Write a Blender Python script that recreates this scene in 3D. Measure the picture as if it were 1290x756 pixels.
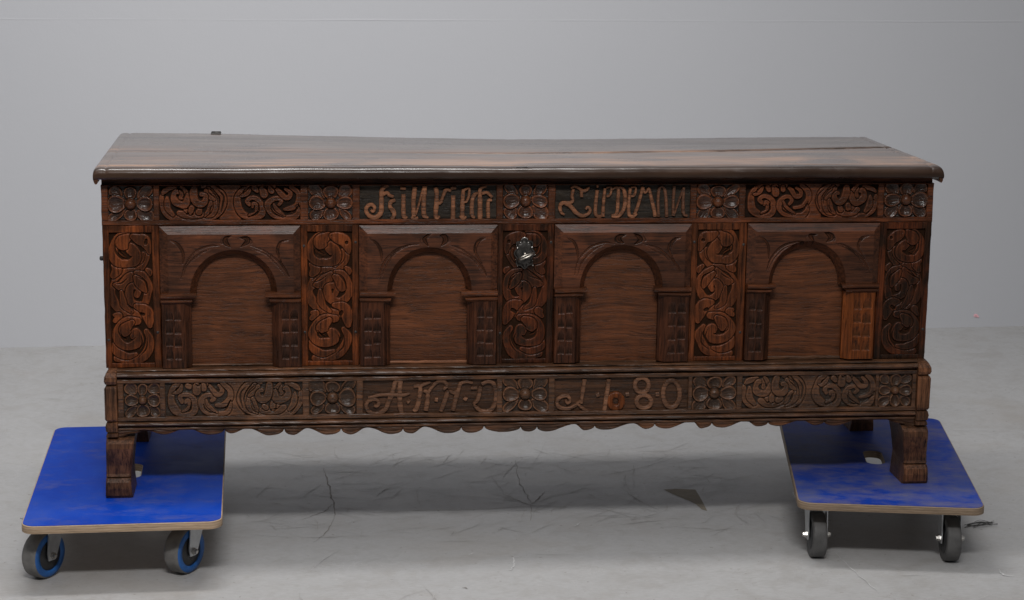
import bpy, bmesh, math, random
import numpy as np
from mathutils import Matrix, Vector

# ------------------------------------------------------------------ scene, camera, light
sc = bpy.context.scene
for o in list(bpy.data.objects):
    bpy.data.objects.remove(o, do_unlink=True)
COL = sc.collection
HD = 0.135                                   # height of the dolly decks above the floor

CAM = np.array([0.39887, -3.86729, 1.20242 + HD])
YAW, PITCH, ROLL, FPX = -0.1035183, 0.2060371, 0.0128703, 2511.1485
_cy, _sy = math.cos(YAW), math.sin(YAW)
_f = np.array([-_sy*math.cos(PITCH), _cy*math.cos(PITCH), -math.sin(PITCH)])
_r0 = np.array([_cy, _sy, 0.0]); _u0 = np.cross(_r0, _f)
_r = math.cos(ROLL)*_r0 + math.sin(ROLL)*_u0
_u = -math.sin(ROLL)*_r0 + math.cos(ROLL)*_u0
cd = bpy.data.cameras.new('camera'); co = bpy.data.objects.new('camera', cd); COL.objects.link(co)
co.matrix_world = Matrix(((_r[0], _u[0], -_f[0], CAM[0]), (_r[1], _u[1], -_f[1], CAM[1]),
                          (_r[2], _u[2], -_f[2], CAM[2]), (0, 0, 0, 1)))
cd.sensor_width = 36; cd.lens = FPX/1290*36; cd.clip_start = 0.05; cd.clip_end = 100
sc.camera = co

w = bpy.data.worlds.new('World'); sc.world = w; w.use_nodes = True
w.node_tree.nodes['Background'].inputs[0].default_value = (0.93, 0.96, 1.0, 1)
w.node_tree.nodes['Background'].inputs[1].default_value = 0.115

def area_lamp(name, loc, sx, sy, power, tilt=0.0, col=(1, 0.985, 0.97), spread=180):
    l = bpy.data.lights.new(name, 'AREA'); l.shape = 'RECTANGLE'; l.size = sx; l.size_y = sy
    l.energy = power; l.color = col; l.spread = math.radians(spread)
    o = bpy.data.objects.new(name, l); COL.objects.link(o); o.location = loc; o.rotation_euler = (tilt, 0, 0)
    return o
# two rows of ceiling tubes, one over the chest and one over the photographer
area_lamp('ceiling_tube_row', (0.46, 0.10, 3.0), 1.6, 0.24, 36)
area_lamp('ceiling_tube_row', (0.45, -3.65, 3.60), 1.3, 0.34, 27.5, math.radians(61), spread=72)
area_lamp('ceiling_bounce_fill', (0.2, -2.2, 4.6), 4.6, 6.6, 122)  # added soft fill lamp standing in for light bounced off a ceiling

sc.view_settings.view_transform = 'Standard'; sc.view_settings.look = 'None'
sc.view_settings.exposure = -0.1; sc.view_settings.gamma = 1.0
sc.render.engine = 'CYCLES'

rng = np.random.default_rng(11); random.seed(5)

# ------------------------------------------------------------------ helpers
def ray(px, py):
    return _f*FPX + _r*(px-645) - _u*(py-378)
def onY(px, py, Y):                            # photo point -> place on an upright plane
    d = ray(px, py); return CAM + d*((Y-CAM[1])/d[1])
def onZ(px, py, Z=0.0):                        # photo point -> place on a level plane
    d = ray(px, py); return CAM + d*((Z-CAM[2])/d[2])

def prop(o, label=None, cat=None, group=None, kind=None):
    if label: o['label'] = label
    if cat: o['category'] = cat
    if group: o['group'] = group
    if kind: o['kind'] = kind
    return o
def empty(name, loc, rz=0.0):
    o = bpy.data.objects.new(name, None); COL.objects.link(o)
    o.location = loc; o.rotation_euler = (0, 0, rz); o.empty_display_size = 0.1
    return o

class MB:
    """collects verts / faces and links them as one mesh object"""
    def __init__(s): s.v = []; s.f = []; s.n = 0; s.sm = []; s.att = []; s.fine = []
    def add(s, v, f, smooth=False, att=None):
        v = np.asarray(v, float).reshape(-1, 3)
        s.v.append(v); s.f += [tuple(int(i)+s.n for i in q) for q in f]; s.sm += [smooth]*len(f)
        s.att.append(np.ones(len(v)) if att is None else np.asarray(att, float).ravel()); s.fine.append(np.full(len(v), 0.0 if att is None else 1.0))
        s.n += len(v); return s
    def loft(s, loops, closed=True, caps=True, smooth=False):
        L = [np.asarray(l, float) for l in loops]; m = len(L[0]); f = []
        k = m if closed else m-1
        for i in range(len(L)-1):
            for j in range(k):
                a = i*m+j; b = i*m+(j+1) % m
                f.append((a, b, b+m, a+m))
        if caps and closed:
            f.append(tuple(range(m-1, -1, -1))); f.append(tuple((len(L)-1)*m+j for j in range(m)))
        return s.add(np.concatenate(L), f, smooth)
    def box(s, x0, x1, y0, y1, z0, z1, b=0.0015):
        return s.loft([[(x0+i, y0+j, z) for i, j in ((0+c, 0+c),)] for z in (0,) for c in (0,)], False, False) if False else s._box(x0, x1, y0, y1, z0, z1, b)
    def _box(s, x0, x1, y0, y1, z0, z1, b):
        def ring(z, d):
            return [(x0+d+b, y0+d, z), (x1-d-b, y0+d, z), (x1-d, y0+d+b, z), (x1-d, y1-d-b, z),
                    (x1-d-b, y1-d, z), (x0+d+b, y1-d, z), (x0+d, y1-d-b, z), (x0+d, y0+d+b, z)]
        return s.loft([ring(z0, b), ring(z0+b, 0), ring(z1-b, 0), ring(z1, b)])
    def tube(s, pts, r, n=8, smooth=True, flat=1.0):
        P = np.asarray(pts, float); R = np.broadcast_to(np.asarray(r, float), (len(P),))
        loops = []; up = np.array([0.3, 0.2, 0.93])
        for i in range(len(P)):
            t = P[min(i+1, len(P)-1)]-P[max(i-1, 0)]; t = t/(np.linalg.norm(t)+1e-12)
            a = np.cross(t, up); a /= np.linalg.norm(a)+1e-9; b = np.cross(t, a)
            loops.append([P[i]+R[i]*(math.cos(q)*a+flat*math.sin(q)*b) for q in np.linspace(0, 2*math.pi, n, False)])
        return s.loft(loops, True, True, smooth)
    def lathe(s, c, axis, prof, n=28, smooth=True):
        """prof: (distance along the axis, radius)"""
        a = np.asarray(axis, float); a /= np.linalg.norm(a)
        e = np.cross(a, [0, 0, 1.0] if abs(a[2]) < .9 else [1.0, 0, 0]); e /= np.linalg.norm(e); g = np.cross(a, e)
        loops = [[np.asarray(c)+a*h+max(r, 1e-5)*(math.cos(q)*e+math.sin(q)*g) for q in np.linspace(0, 2*math.pi, n, False)] for h, r in prof]
        return s.loft(loops, True, True, smooth)
    def grid(s, X, Y, Z, att=None, smooth=True, flip=False):
        n, m = X.shape; idx = np.arange(n*m).reshape(n, m)
        a, b, c, d = idx[:-1, :-1].ravel(), idx[:-1, 1:].ravel(), idx[1:, 1:].ravel(), idx[1:, :-1].ravel()
        F = np.stack([a, b, c, d] if not flip else [a, d, c, b], -1)
        return s.add(np.stack([X.ravel(), Y.ravel(), Z.ravel()], -1), F, smooth, att)
    def build(s, name, mat, parent=None, recalc=True, auto=None):
        V = np.concatenate(s.v); off = np.zeros(3)
        p = parent
        while p is not None and p.parent is not None: p = p.parent
        if p is not None and 'world_built' in p: off = np.array(p.location)
        me = bpy.data.meshes.new(name)
        me.from_pydata((V-off).tolist(), [], s.f)
        me.polygons.foreach_set('use_smooth', s.sm)
        a = me.attributes.new('relief_tone', 'FLOAT', 'POINT'); a.data.foreach_set('value', np.concatenate(s.att).astype(np.float32))  # low in cut grounds, grooves and cups, high on raised carving
        a = me.attributes.new('fine', 'FLOAT', 'POINT'); a.data.foreach_set('value', np.concatenate(s.fine).astype(np.float32))
        if recalc:
            bm = bmesh.new(); bm.from_mesh(me); bmesh.ops.recalc_face_normals(bm, faces=bm.faces); bm.to_mesh(me); bm.free()
        me.materials.append(mat)
        o = bpy.data.objects.new(name, me); COL.objects.link(o)
        if parent is not None: o.parent = parent
        return o

def noise1(x, seed=0, scale=1.0):
    """smooth random wobble along one coordinate, about -1..1"""
    r = np.random.default_rng(seed); o = np.zeros_like(np.asarray(x, float))
    for k in range(5):
        fq = scale*(1.7**k)*(0.8+0.4*r.random()); o = o+np.sin(np.asarray(x)*fq*6.283+r.random()*6.283)/(1.3**k)
    return o/2.6
def catmull(P, per=10):
    P = np.asarray(P, float)
    if len(P) == 2:
        t = np.linspace(0, 1, per+1)[:, None]; return P[0]*(1-t)+P[1]*t
    Q = np.vstack([2*P[0]-P[1], P, 2*P[-1]-P[-2]]); out = []
    for i in range(1, len(Q)-2):
        t = np.linspace(0, 1, per, False)[:, None]
        out.append(0.5*((2*Q[i])+(-Q[i-1]+Q[i+1])*t+(2*Q[i-1]-5*Q[i]+4*Q[i+1]-Q[i+2])*t**2+(-Q[i-1]+3*Q[i]-3*Q[i+1]+Q[i+2])*t**3))
    out.append(P[-1:]); return np.vstack(out)

# ------------------------------------------------------------------ materials
def nodes(name):
    m = bpy.data.materials.new(name); m.use_nodes = True
    return m, m.node_tree.nodes, m.node_tree.links, m.node_tree.nodes['Principled BSDF']
def N(n, t, **k):
    q = n.new(t)
    for a, v in k.items(): setattr(q, a, v)
    return q
def ramp(n, l, src, stops):
    r = n.new('ShaderNodeValToRGB'); e = r.color_ramp.elements
    while len(e) < len(stops): e.new(0.5)
    for i, (p, c) in enumerate(stops):
        e[i].position = p; e[i].color = (*c, 1) if len(c) == 3 else c
    l.new(src, r.inputs[0]); return r
def noise(n, l, vec, scale, detail=5, rough=0.55, dist=0.0):
    q = n.new('ShaderNodeTexNoise'); q.inputs['Scale'].default_value = scale; q.inputs['Detail'].default_value = detail
    q.inputs['Roughness'].default_value = rough; q.inputs['Distortion'].default_value = dist
    l.new(vec, q.inputs['Vector']); return q
def mapping(n, l, vec, scale, loc=(0, 0, 0)):
    q = n.new('ShaderNodeMapping'); q.inputs['Scale'].default_value = scale; q.inputs['Location'].default_value = loc
    l.new(vec, q.inputs[0]); return q.outputs[0]
def mix(n, l, fac, a, b, mode='MIX'):
    q = n.new('ShaderNodeMix'); q.data_type = 'RGBA'; q.blend_type = mode
    for s, v in ((q.inputs[0], fac), (q.inputs[6], a), (q.inputs[7], b)):
        if isinstance(v, (int, float)): s.default_value = v
        elif isinstance(v, tuple): s.default_value = (*v, 1) if len(v) == 3 else v
        else: l.new(v, s)
    return q.outputs[2]
def math_(n, l, op, a, b):
    q = n.new('ShaderNodeMath'); q.operation = op
    for s, v in zip(q.inputs, (a, b)):
        if isinstance(v, (int, float)): s.default_value = v
        else: l.new(v, s)
    return q.outputs[0]

def wood(name, base, warm, dark, axis='x', rough=0.48, ground=None, patch=0.5, grain=1.0, wave=0.0, bump=0.55, spec=0.20, rub=0.45, matt=True):
    base, warm, dark = [tuple(c*k for c, k in zip(q, (.88, .565, .37))) for q in (base, warm, dark)]
    """old oak: long grain along the axis, open pores, warm rubbed patches, dark grimy patches;
    'ground' = darker colour in the cut-away ground of carvings (attribute wear 0)"""
    m, n, l, b = nodes(name)
    tc = n.new('ShaderNodeTexCoord'); oi = n.new('ShaderNodeObjectInfo')
    off = N(n, 'ShaderNodeVectorMath', operation='ADD'); l.new(tc.outputs['Object'], off.inputs[0])
    rv = N(n, 'ShaderNodeVectorMath', operation='SCALE'); rv.inputs[0].default_value = (3.1, 1.7, 5.3); l.new(oi.outputs['Random'], rv.inputs['Scale'])
    l.new(rv.outputs[0], off.inputs[1]); v = off.outputs[0]
    if wave:
        wn = noise(n, l, v, 5.0, 2); ws = N(n, 'ShaderNodeVectorMath', operation='SCALE'); l.new(wn.outputs['Color'], ws.inputs[0]); ws.inputs['Scale'].default_value = wave
        wa = N(n, 'ShaderNodeVectorMath', operation='ADD'); l.new(v, wa.inputs[0]); l.new(ws.outputs[0], wa.inputs[1]); v = wa.outputs[0]
    lo, hi = (1.0, 26.0)
    s = {'x': (lo, hi, hi), 'y': (hi, lo, hi), 'z': (hi, hi, lo)}[axis]
    g = noise(n, l, mapping(n, l, v, tuple(q*(5.5 if q == lo else 6.5) for q in s)), 1.0, 7, 0.70, 0.15)
    pore = noise(n, l, mapping(n, l, v, tuple(q*(24 if q == lo else 15) for q in s)), 1.0, 3, 0.6)
    big = noise(n, l, mapping(n, l, v, tuple((2.0 if q == lo else 7.0) for q in s)), 1.6, 4, 0.55, 0.6)
    blot = noise(n, l, v, 11.0, 5, 0.6, 0.4)
    c = mix(n, l, ramp(n, l, big.outputs[0], [(0.36, (0, 0, 0)), (0.66, (1, 1, 1))]).outputs[0], base, warm)
    c = mix(n, l, math_(n, l, 'MULTIPLY', ramp(n, l, blot.outputs[0], [(0.44, (1, 1, 1)), (0.60, (0, 0, 0))]).outputs[0], min(1.0, patch*1.25)), c, dark)
    gr = ramp(n, l, g.outputs[0], [(0.34, (0.38,)*3), (0.50, (1, 1, 1)), (0.66, (1.6,)*3)])
    c = mix(n, l, grain, c, gr.outputs[0], 'MULTIPLY')
    pr = ramp(n, l, pore.outputs[0], [(0.36, (0.25,)*3), (0.47, (1, 1, 1))])
    c = mix(n, l, 0.8*min(grain, 1), c, pr.outputs[0], 'MULTIPLY')
    rr = math_(n, l, 'MULTIPLY_ADD', blot.outputs[0], 0.35)
    rr.node.inputs[2].default_value = rough-0.27
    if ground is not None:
        at = N(n, 'ShaderNodeAttribute', attribute_name='relief_tone')
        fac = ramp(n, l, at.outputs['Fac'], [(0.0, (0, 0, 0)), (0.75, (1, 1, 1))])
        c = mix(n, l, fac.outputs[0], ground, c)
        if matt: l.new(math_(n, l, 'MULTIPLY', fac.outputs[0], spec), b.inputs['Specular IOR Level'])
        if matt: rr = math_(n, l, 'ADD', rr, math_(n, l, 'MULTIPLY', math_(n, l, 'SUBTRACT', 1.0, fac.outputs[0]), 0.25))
    geo = n.new('ShaderNodeNewGeometry')
    ew = ramp(n, l, geo.outputs['Pointiness'], [(0.505, (0, 0, 0)), (0.56, (1, 1, 1))])
    ewf = math_(n, l, 'MULTIPLY', math_(n, l, 'MULTIPLY', ew.outputs[0], ramp(n, l, big.outputs[0], [(0.3, (0.15,)*3), (0.6, (1, 1, 1))]).outputs[0]), rub)
    fa = N(n, 'ShaderNodeAttribute', attribute_name='fine'); ewf = math_(n, l, 'MULTIPLY', ewf, fa.outputs['Fac'])
    c = mix(n, l, ewf, c, tuple(min(0.4, 1.9*q+0.008) for q in warm))
    l.new(c, b.inputs['Base Color']); l.new(rr, b.inputs['Roughness'])
    b.inputs['Specular IOR Level'].default_value = spec
    hh = math_(n, l, 'ADD', math_(n, l, 'MULTIPLY', g.outputs[0], 0.6), math_(n, l, 'MULTIPLY', pr.outputs[0], 0.5))
    bp = n.new('ShaderNodeBump'); bp.inputs['Strength'].default_value = bump; bp.inputs['Distance'].default_value = 0.0018
    l.new(hh, bp.inputs['Height']); l.new(bp.outputs[0], b.inputs['Normal'])
    return m
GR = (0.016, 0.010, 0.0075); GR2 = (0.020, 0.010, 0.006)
M = {}
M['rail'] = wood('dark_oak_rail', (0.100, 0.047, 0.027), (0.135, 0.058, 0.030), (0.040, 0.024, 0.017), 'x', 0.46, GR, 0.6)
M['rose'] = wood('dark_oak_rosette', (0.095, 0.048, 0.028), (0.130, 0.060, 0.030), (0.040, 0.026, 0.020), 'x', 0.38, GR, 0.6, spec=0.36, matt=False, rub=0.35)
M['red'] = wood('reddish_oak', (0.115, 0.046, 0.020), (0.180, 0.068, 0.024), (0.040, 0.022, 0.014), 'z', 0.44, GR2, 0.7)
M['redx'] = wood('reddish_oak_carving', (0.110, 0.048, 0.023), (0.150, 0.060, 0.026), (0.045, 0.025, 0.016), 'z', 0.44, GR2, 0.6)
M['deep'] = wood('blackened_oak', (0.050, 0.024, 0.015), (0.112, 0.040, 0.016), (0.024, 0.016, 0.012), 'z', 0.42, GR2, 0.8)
M['plate'] = wood('brown_oak_arch', (0.082, 0.041, 0.026), (0.106, 0.050, 0.029), (0.038, 0.023, 0.017), 'x', 0.46, GR, 0.55, spec=0.30, bump=0.22, rub=0.5)
M['field'] = wood('plain_oak_board', (0.100, 0.052, 0.032), (0.128, 0.064, 0.036), (0.060, 0.036, 0.025), 'x', 0.55, None, 0.4, 0.75, 0.03)
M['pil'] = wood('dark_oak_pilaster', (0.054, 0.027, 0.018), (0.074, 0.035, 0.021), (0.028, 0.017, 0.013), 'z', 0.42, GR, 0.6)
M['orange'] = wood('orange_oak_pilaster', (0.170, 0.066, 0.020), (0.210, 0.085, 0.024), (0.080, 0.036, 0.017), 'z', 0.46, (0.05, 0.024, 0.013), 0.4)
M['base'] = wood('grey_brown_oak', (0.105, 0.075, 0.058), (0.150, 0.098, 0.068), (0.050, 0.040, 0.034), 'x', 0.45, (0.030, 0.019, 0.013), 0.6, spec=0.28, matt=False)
M['foot'] = wood('grey_brown_oak_foot', (0.120, 0.080, 0.062), (0.165, 0.105, 0.072), (0.055, 0.042, 0.036), 'z', 0.5, None, 0.6)
M['letter'] = wood('rubbed_oak_letter', (0.205, 0.135, 0.105), (0.235, 0.150, 0.112), (0.130, 0.090, 0.075), 'x', 0.5, None, 0.45)
M['letter2'] = wood('worn_oak_letter', (0.135, 0.090, 0.076), (0.165, 0.108, 0.085), (0.080, 0.058, 0.052), 'x', 0.5, None, 0.45)
M['letter3'] = wood('grey_brown_letter', (0.165, 0.122, 0.105), (0.195, 0.140, 0.115), (0.100, 0.076, 0.066), 'x', 0.5, None, 0.45)
M['ground'] = wood('black_stained_oak', (0.026, 0.030, 0.034), (0.036, 0.040, 0.042), (0.015, 0.018, 0.020), 'x', 0.5, None, 0.5, 1.0, 0, 0.7)
M['bground'] = wood('brown_stained_oak', (0.062, 0.045, 0.036), (0.080, 0.055, 0.043), (0.036, 0.028, 0.024), 'x', 0.5, None, 0.5)
M['side'] = wood('side_oak', (0.090, 0.046, 0.028), (0.12, 0.06, 0.034), (0.04, 0.025, 0.018), 'z', 0.5, None, 0.5)
M['cleat'] = wood('lid_end_oak', (0.080, 0.050, 0.036), (0.11, 0.065, 0.045), (0.040, 0.028, 0.024), 'y', 0.40, None, 0.5)
M['capit'] = wood('capital_oak', (0.088, 0.045, 0.028), (0.115, 0.056, 0.032), (0.04, 0.024, 0.018), 'x', 0.42, None, 0.5)

def lid_mat():
    m, n, l, b = nodes('lid_oak')
    tc = n.new('ShaderNodeTexCoord'); v = tc.outputs['Object']
    str1 = noise(n, l, mapping(n, l, v, (0.8, 16, 1)), 1.0, 5, 0.6, 0.5)
    fine = noise(n, l, mapping(n, l, v, (5, 160, 40)), 1.0, 5, 0.6)
    blot = noise(n, l, mapping(n, l, v, (4, 9, 9)), 1.0, 6, 0.6, 0.3)
    sep = n.new('ShaderNodeSeparateXYZ'); l.new(v, sep.inputs[0])
    yy = math_(n, l, 'ADD', sep.outputs[1], math_(n, l, 'MULTIPLY', str1.outputs[0], 0.07))
    band = ramp(n, l, yy, [(0.0, (1, 1, 1)), (0.035, (0.55,)*3), (0.07, (0, 0, 0)), (0.12, (1, 1, 1)), (0.21, (0, 0, 0))])
    yb = math_(n, l, 'ADD', yy, 0.10); l.new(yb, band.inputs[0])
    c = mix(n, l, math_(n, l, 'MULTIPLY', band.outputs[0], 0.8), (0.125, 0.100, 0.088), (0.330, 0.175, 0.098))
    c = mix(n, l, ramp(n, l, str1.outputs[0], [(0.38, (0.75,)*3), (0.58, (0, 0, 0))]).outputs[0], c, (0.050, 0.038, 0.034))
    c = mix(n, l, ramp(n, l, blot.outputs[0], [(0.38, (0.85,)*3), (0.56, (0, 0, 0))]).outputs[0], c, (0.055, 0.036, 0.028))
    c = mix(n, l, 0.9, c, ramp(n, l, fine.outputs[0], [(0.36, (0.42,)*3), (0.5, (1, 1, 1)), (0.64, (1.4,)*3)]).outputs[0], 'MULTIPLY')
    yg = math_(n, l, 'MULTIPLY_ADD', sep.outputs[1], 1.0); yg.node.inputs[2].default_value = 0.30      # darker band along the front edge
    c = mix(n, l, ramp(n, l, yg, [(0.037, (0.92,)*3), (0.052, (0, 0, 0))]).outputs[0], c, (0.024, 0.0135, 0.0095))
    l.new(ramp(n, l, yg, [(0.0268, (0.0,)*3), (0.0300, (0.95,)*3), (0.046, (0.85,)*3), (0.062, (0.50,)*3)]).outputs[0], b.inputs['Coat Weight']); l.new(ramp(n, l, yg, [(0.0268, (0.08,)*3), (0.032, (0.5,)*3)]).outputs[0], b.inputs['Specular IOR Level']); b.inputs['Coat Roughness'].default_value = 0.2
    l.new(c, b.inputs['Base Color'])
    l.new(ramp(n, l, blot.outputs[0], [(0.3, (0.22,)*3), (0.7, (0.40,)*3)]).outputs[0], b.inputs['Roughness'])
    b.inputs['Specular IOR Level'].default_value = 0.5
    bp = n.new('ShaderNodeBump'); bp.inputs['Strength'].default_value = 0.35; bp.inputs['Distance'].default_value = 0.002
    l.new(math_(n, l, 'ADD', fine.outputs[0], math_(n, l, 'MULTIPLY', blot.outputs[0], 1.5)), bp.inputs['Height']); l.new(bp.outputs[0], b.inputs['Normal'])
    return m
M['lid'] = lid_mat()

def plain(name, col, rough=0.5, metal=0.0, var=0.25, scale=30, bump=0.1):
    m, n, l, b = nodes(name)
    tc = n.new('ShaderNodeTexCoord'); a = noise(n, l, tc.outputs['Object'], scale, 5, 0.6)
    c = ramp(n, l, a.outputs[0], [(0.3, tuple(q*(1-var) for q in col)), (0.7, tuple(min(1, q*(1+var)) for q in col))])
    l.new(c.outputs[0], b.inputs['Base Color']); b.inputs['Metallic'].default_value = metal
    l.new(ramp(n, l, a.outputs[0], [(0.3, (max(rough-.1, .05),)*3), (0.7, (min(1, rough+.1),)*3)]).outputs[0], b.inputs['Roughness'])
    bp = n.new('ShaderNodeBump'); bp.inputs['Strength'].default_value = bump; bp.inputs['Distance'].default_value = 0.001
    l.new(a.outputs[0], bp.inputs['Height']); l.new(bp.outputs[0], b.inputs['Normal'])
    return m
M['iron'] = plain('dark_iron', (0.035, 0.031, 0.028), 0.5, 0.45, 0.4, 90, 0.4)
M['stud'] = plain('polished_steel', (0.55, 0.53, 0.50), 0.28, 1.0, 0.15, 60)
M['key'] = plain('worn_steel_key', (0.50, 0.46, 0.40), 0.34, 1.0, 0.25, 80)
M['black'] = plain('blackened_wood_peg', (0.018, 0.013, 0.011), 0.6)
M['zinc'] = plain('galvanised_steel', (0.55, 0.56, 0.57), 0.38, 0.85, 0.12, 60)
M['tyre'] = plain('grey_rubber', (0.135, 0.13, 0.125), 0.62, 0, 0.3, 40)
M['tyre_dark'] = plain('dark_grey_rubber', (0.075, 0.073, 0.072), 0.6, 0, 0.35, 40)
M['blue_rim'] = plain('blue_plastic', (0.015, 0.10, 0.33), 0.5, 0, 0.25, 30)
M['hub'] = plain('black_plastic', (0.02, 0.02, 0.022), 0.5)
M['scrap_pink'] = plain('pink_scrap', (0.75, 0.42, 0.46), 0.7, 0, 0.3, 160)
M['fibre'] = plain('black_fibre', (0.05, 0.05, 0.048), 0.6)
M['stain'] = plain('brown_stain', (0.250, 0.218, 0.170), 0.9, 0, 0.15, 25)
M['crack'] = plain('floor_crack', (0.255, 0.235, 0.215), 0.8, 0, 0.3, 60)
M['chalk'] = plain('chalk', (0.58, 0.58, 0.58), 0.9)
M['pinhole'] = plain('keyhole_black', (0.004, 0.004, 0.004), 0.9)

def deck_mat(name, dirt, tone=1.0):
    m, n, l, b = nodes(name)
    tc = n.new('ShaderNodeTexCoord'); v = tc.outputs['Object']
    a = noise(n, l, mapping(n, l, v, (9, 5, 5)), 1.0, 6, 0.6, 0.4)
    s = noise(n, l, mapping(n, l, v, (9, 17, 6)), 1.0, 10, 0.82, 0.2)
    f = noise(n, l, v, 260, 2, 0.5)
    c = mix(n, l, ramp(n, l, a.outputs[0], [(0.35, (0, 0, 0)), (0.65, (1, 1, 1))]).outputs[0], tuple(q*tone for q in (0.002, 0.040, 0.36)), tuple(q*tone for q in (0.004, 0.058, 0.44)))
    sep = n.new('ShaderNodeSeparateXYZ'); l.new(v, sep.inputs[0])
    d = ramp(n, l, s.outputs[0], [(0.62-0.28*dirt, (0, 0, 0)), (0.78-0.16*dirt, (1, 1, 1))])
    c = mix(n, l, math_(n, l, 'MULTIPLY', d.outputs[0], dirt), c, (0.17, 0.15, 0.17))
    c = mix(n, l, math_(n, l, 'MULTIPLY', ramp(n, l, a.outputs[0], [(0.52, (0, 0, 0)), (0.7, (1, 1, 1))]).outputs[0], dirt*dirt*0.9), c, (0.11, 0.115, 0.155))
    l.new(c, b.inputs['Base Color'])
    l.new(ramp(n, l, s.outputs[0], [(0.3, (0.42,)*3), (0.7, (0.62,)*3)]).outputs[0], b.inputs['Roughness'])
    b.inputs['Specular IOR Level'].default_value = 0.06
    bp = n.new('ShaderNodeBump'); bp.inputs['Strength'].default_value = 0.12; bp.inputs['Distance'].default_value = 0.0006
    l.new(f.outputs[0], bp.inputs['Height']); l.new(bp.outputs[0], b.inputs['Normal'])
    return m
M['deckA'] = deck_mat('blue_phenolic_deck', 0.43); M['deckB'] = deck_mat('scuffed_blue_phenolic_deck', 0.72, 0.70)
def ply_mat(name, tone):
    m, n, l, b = nodes(name)
    tc = n.new('ShaderNodeTexCoord'); v = tc.outputs['Object']
    wv = n.new('ShaderNodeTexWave'); wv.bands_direction = 'Z'; wv.inputs['Scale'].default_value = 62; wv.inputs['Distortion'].default_value = 2.5; l.new(v, wv.inputs['Vector'])
    a = noise(n, l, mapping(n, l, v, (30, 30, 300)), 1.0, 5)
    c = mix(n, l, wv.outputs['Fac'], tuple(q*tone for q in (0.36, 0.25, 0.16)), tuple(q*tone for q in (0.46, 0.335, 0.225)))
    c = mix(n, l, 0.8, c, ramp(n, l, a.outputs[0], [(0.3, (0.6,)*3), (0.6, (1.05,)*3)]).outputs[0], 'MULTIPLY')
    l.new(c, b.inputs['Base Color']); b.inputs['Roughness'].default_value = 0.65
    return m
M['plyA'] = ply_mat('pale_plywood', 1.0); M['plyB'] = ply_mat('brown_plywood', 0.58)

def floor_mat():
    m, n, l, b = nodes('grey_painted_floor')
    tc = n.new('ShaderNodeTexCoord'); v = tc.outputs['Object']
    big = noise(n, l, v, 1.1, 5, 0.55, 0.4)
    mid = noise(n, l, v, 7, 7, 0.65, 0.8)
    fine = noise(n, l, mapping(n, l, v, (60, 200, 60)), 1.0, 4, 0.7)
    c = mix(n, l, big.outputs[0], (0.400, 0.398, 0.402), (0.435, 0.432, 0.430))
    c = mix(n, l, ramp(n, l, mid.outputs[0], [(0.34, (0.5,)*3), (0.5, (0, 0, 0))]).outputs[0], c, (0.34, 0.325, 0.31))
    blo = noise(n, l, v, 22, 6, 0.7, 0.5); sta = noise(n, l, mapping(n, l, v, (2.2, 3.4, 1), (7, 3, 0)), 1.0, 5, 0.6, 0.7)
    c = mix(n, l, ramp(n, l, blo.outputs[0], [(0.36, (0.30,)*3), (0.52, (0, 0, 0))]).outputs[0], c, (0.325, 0.31, 0.295))
    c = mix(n, l, ramp(n, l, sta.outputs[0], [(0.56, (0, 0, 0)), (0.72, (0.40,)*3)]).outputs[0], c, (0.365, 0.335, 0.305))
    # fine scuff lines: thin iso-lines of stretched, distorted noise
    for sc_, an, col, k in ((3.0, (2.0, 7, 1), (0.24, 0.21, 0.18), 0.6), (5.0, (1.0, 3, 1), (0.30, 0.28, 0.26), 0.4), (2.2, (4, 1.6, 1), (0.60, 0.60, 0.60), 0.25)):
        q = noise(n, l, mapping(n, l, v, an, (sc_, 2*sc_, 0)), sc_, 6, 0.62, 1.5)
        d = math_(n, l, 'ABSOLUTE', math_(n, l, 'SUBTRACT', q.outputs[0], 0.5), 0)
        ln = ramp(n, l, d, [(0.0, (1, 1, 1)), (0.009, (0, 0, 0))])
        brk = ramp(n, l, noise(n, l, v, 4.0+sc_, 3).outputs[0], [(0.52, (0, 0, 0)), (0.66, (1, 1, 1))])
        c = mix(n, l, math_(n, l, 'MULTIPLY', math_(n, l, 'MULTIPLY', ln.outputs[0], brk.outputs[0]), k), c, col)
    sp = ramp(n, l, noise(n, l, v, 75, 2, 0.5).outputs[0], [(0.26, (1, 1, 1)), (0.30, (0, 0, 0))])
    c = mix(n, l, math_(n, l, 'MULTIPLY', sp.outputs[0], 0.55), c, (0.18, 0.15, 0.13))
    c = mix(n, l, 0.22, c, ramp(n, l, fine.outputs[0], [(0.3, (0.6,)*3), (0.7, (1.3,)*3)]).outputs[0], 'MULTIPLY')
    l.new(c, b.inputs['Base Color'])
    l.new(ramp(n, l, mid.outputs[0], [(0.3, (0.42,)*3), (0.7, (0.58,)*3)]).outputs[0], b.inputs['Roughness'])
    b.inputs['Specular IOR Level'].default_value = 0.35
    bp = n.new('ShaderNodeBump'); bp.inputs['Strength'].default_value = 0.12; bp.inputs['Distance'].default_value = 0.003
    l.new(mid.outputs[0], bp.inputs['Height']); l.new(bp.outputs[0], b.inputs['Normal'])
    return m
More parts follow.
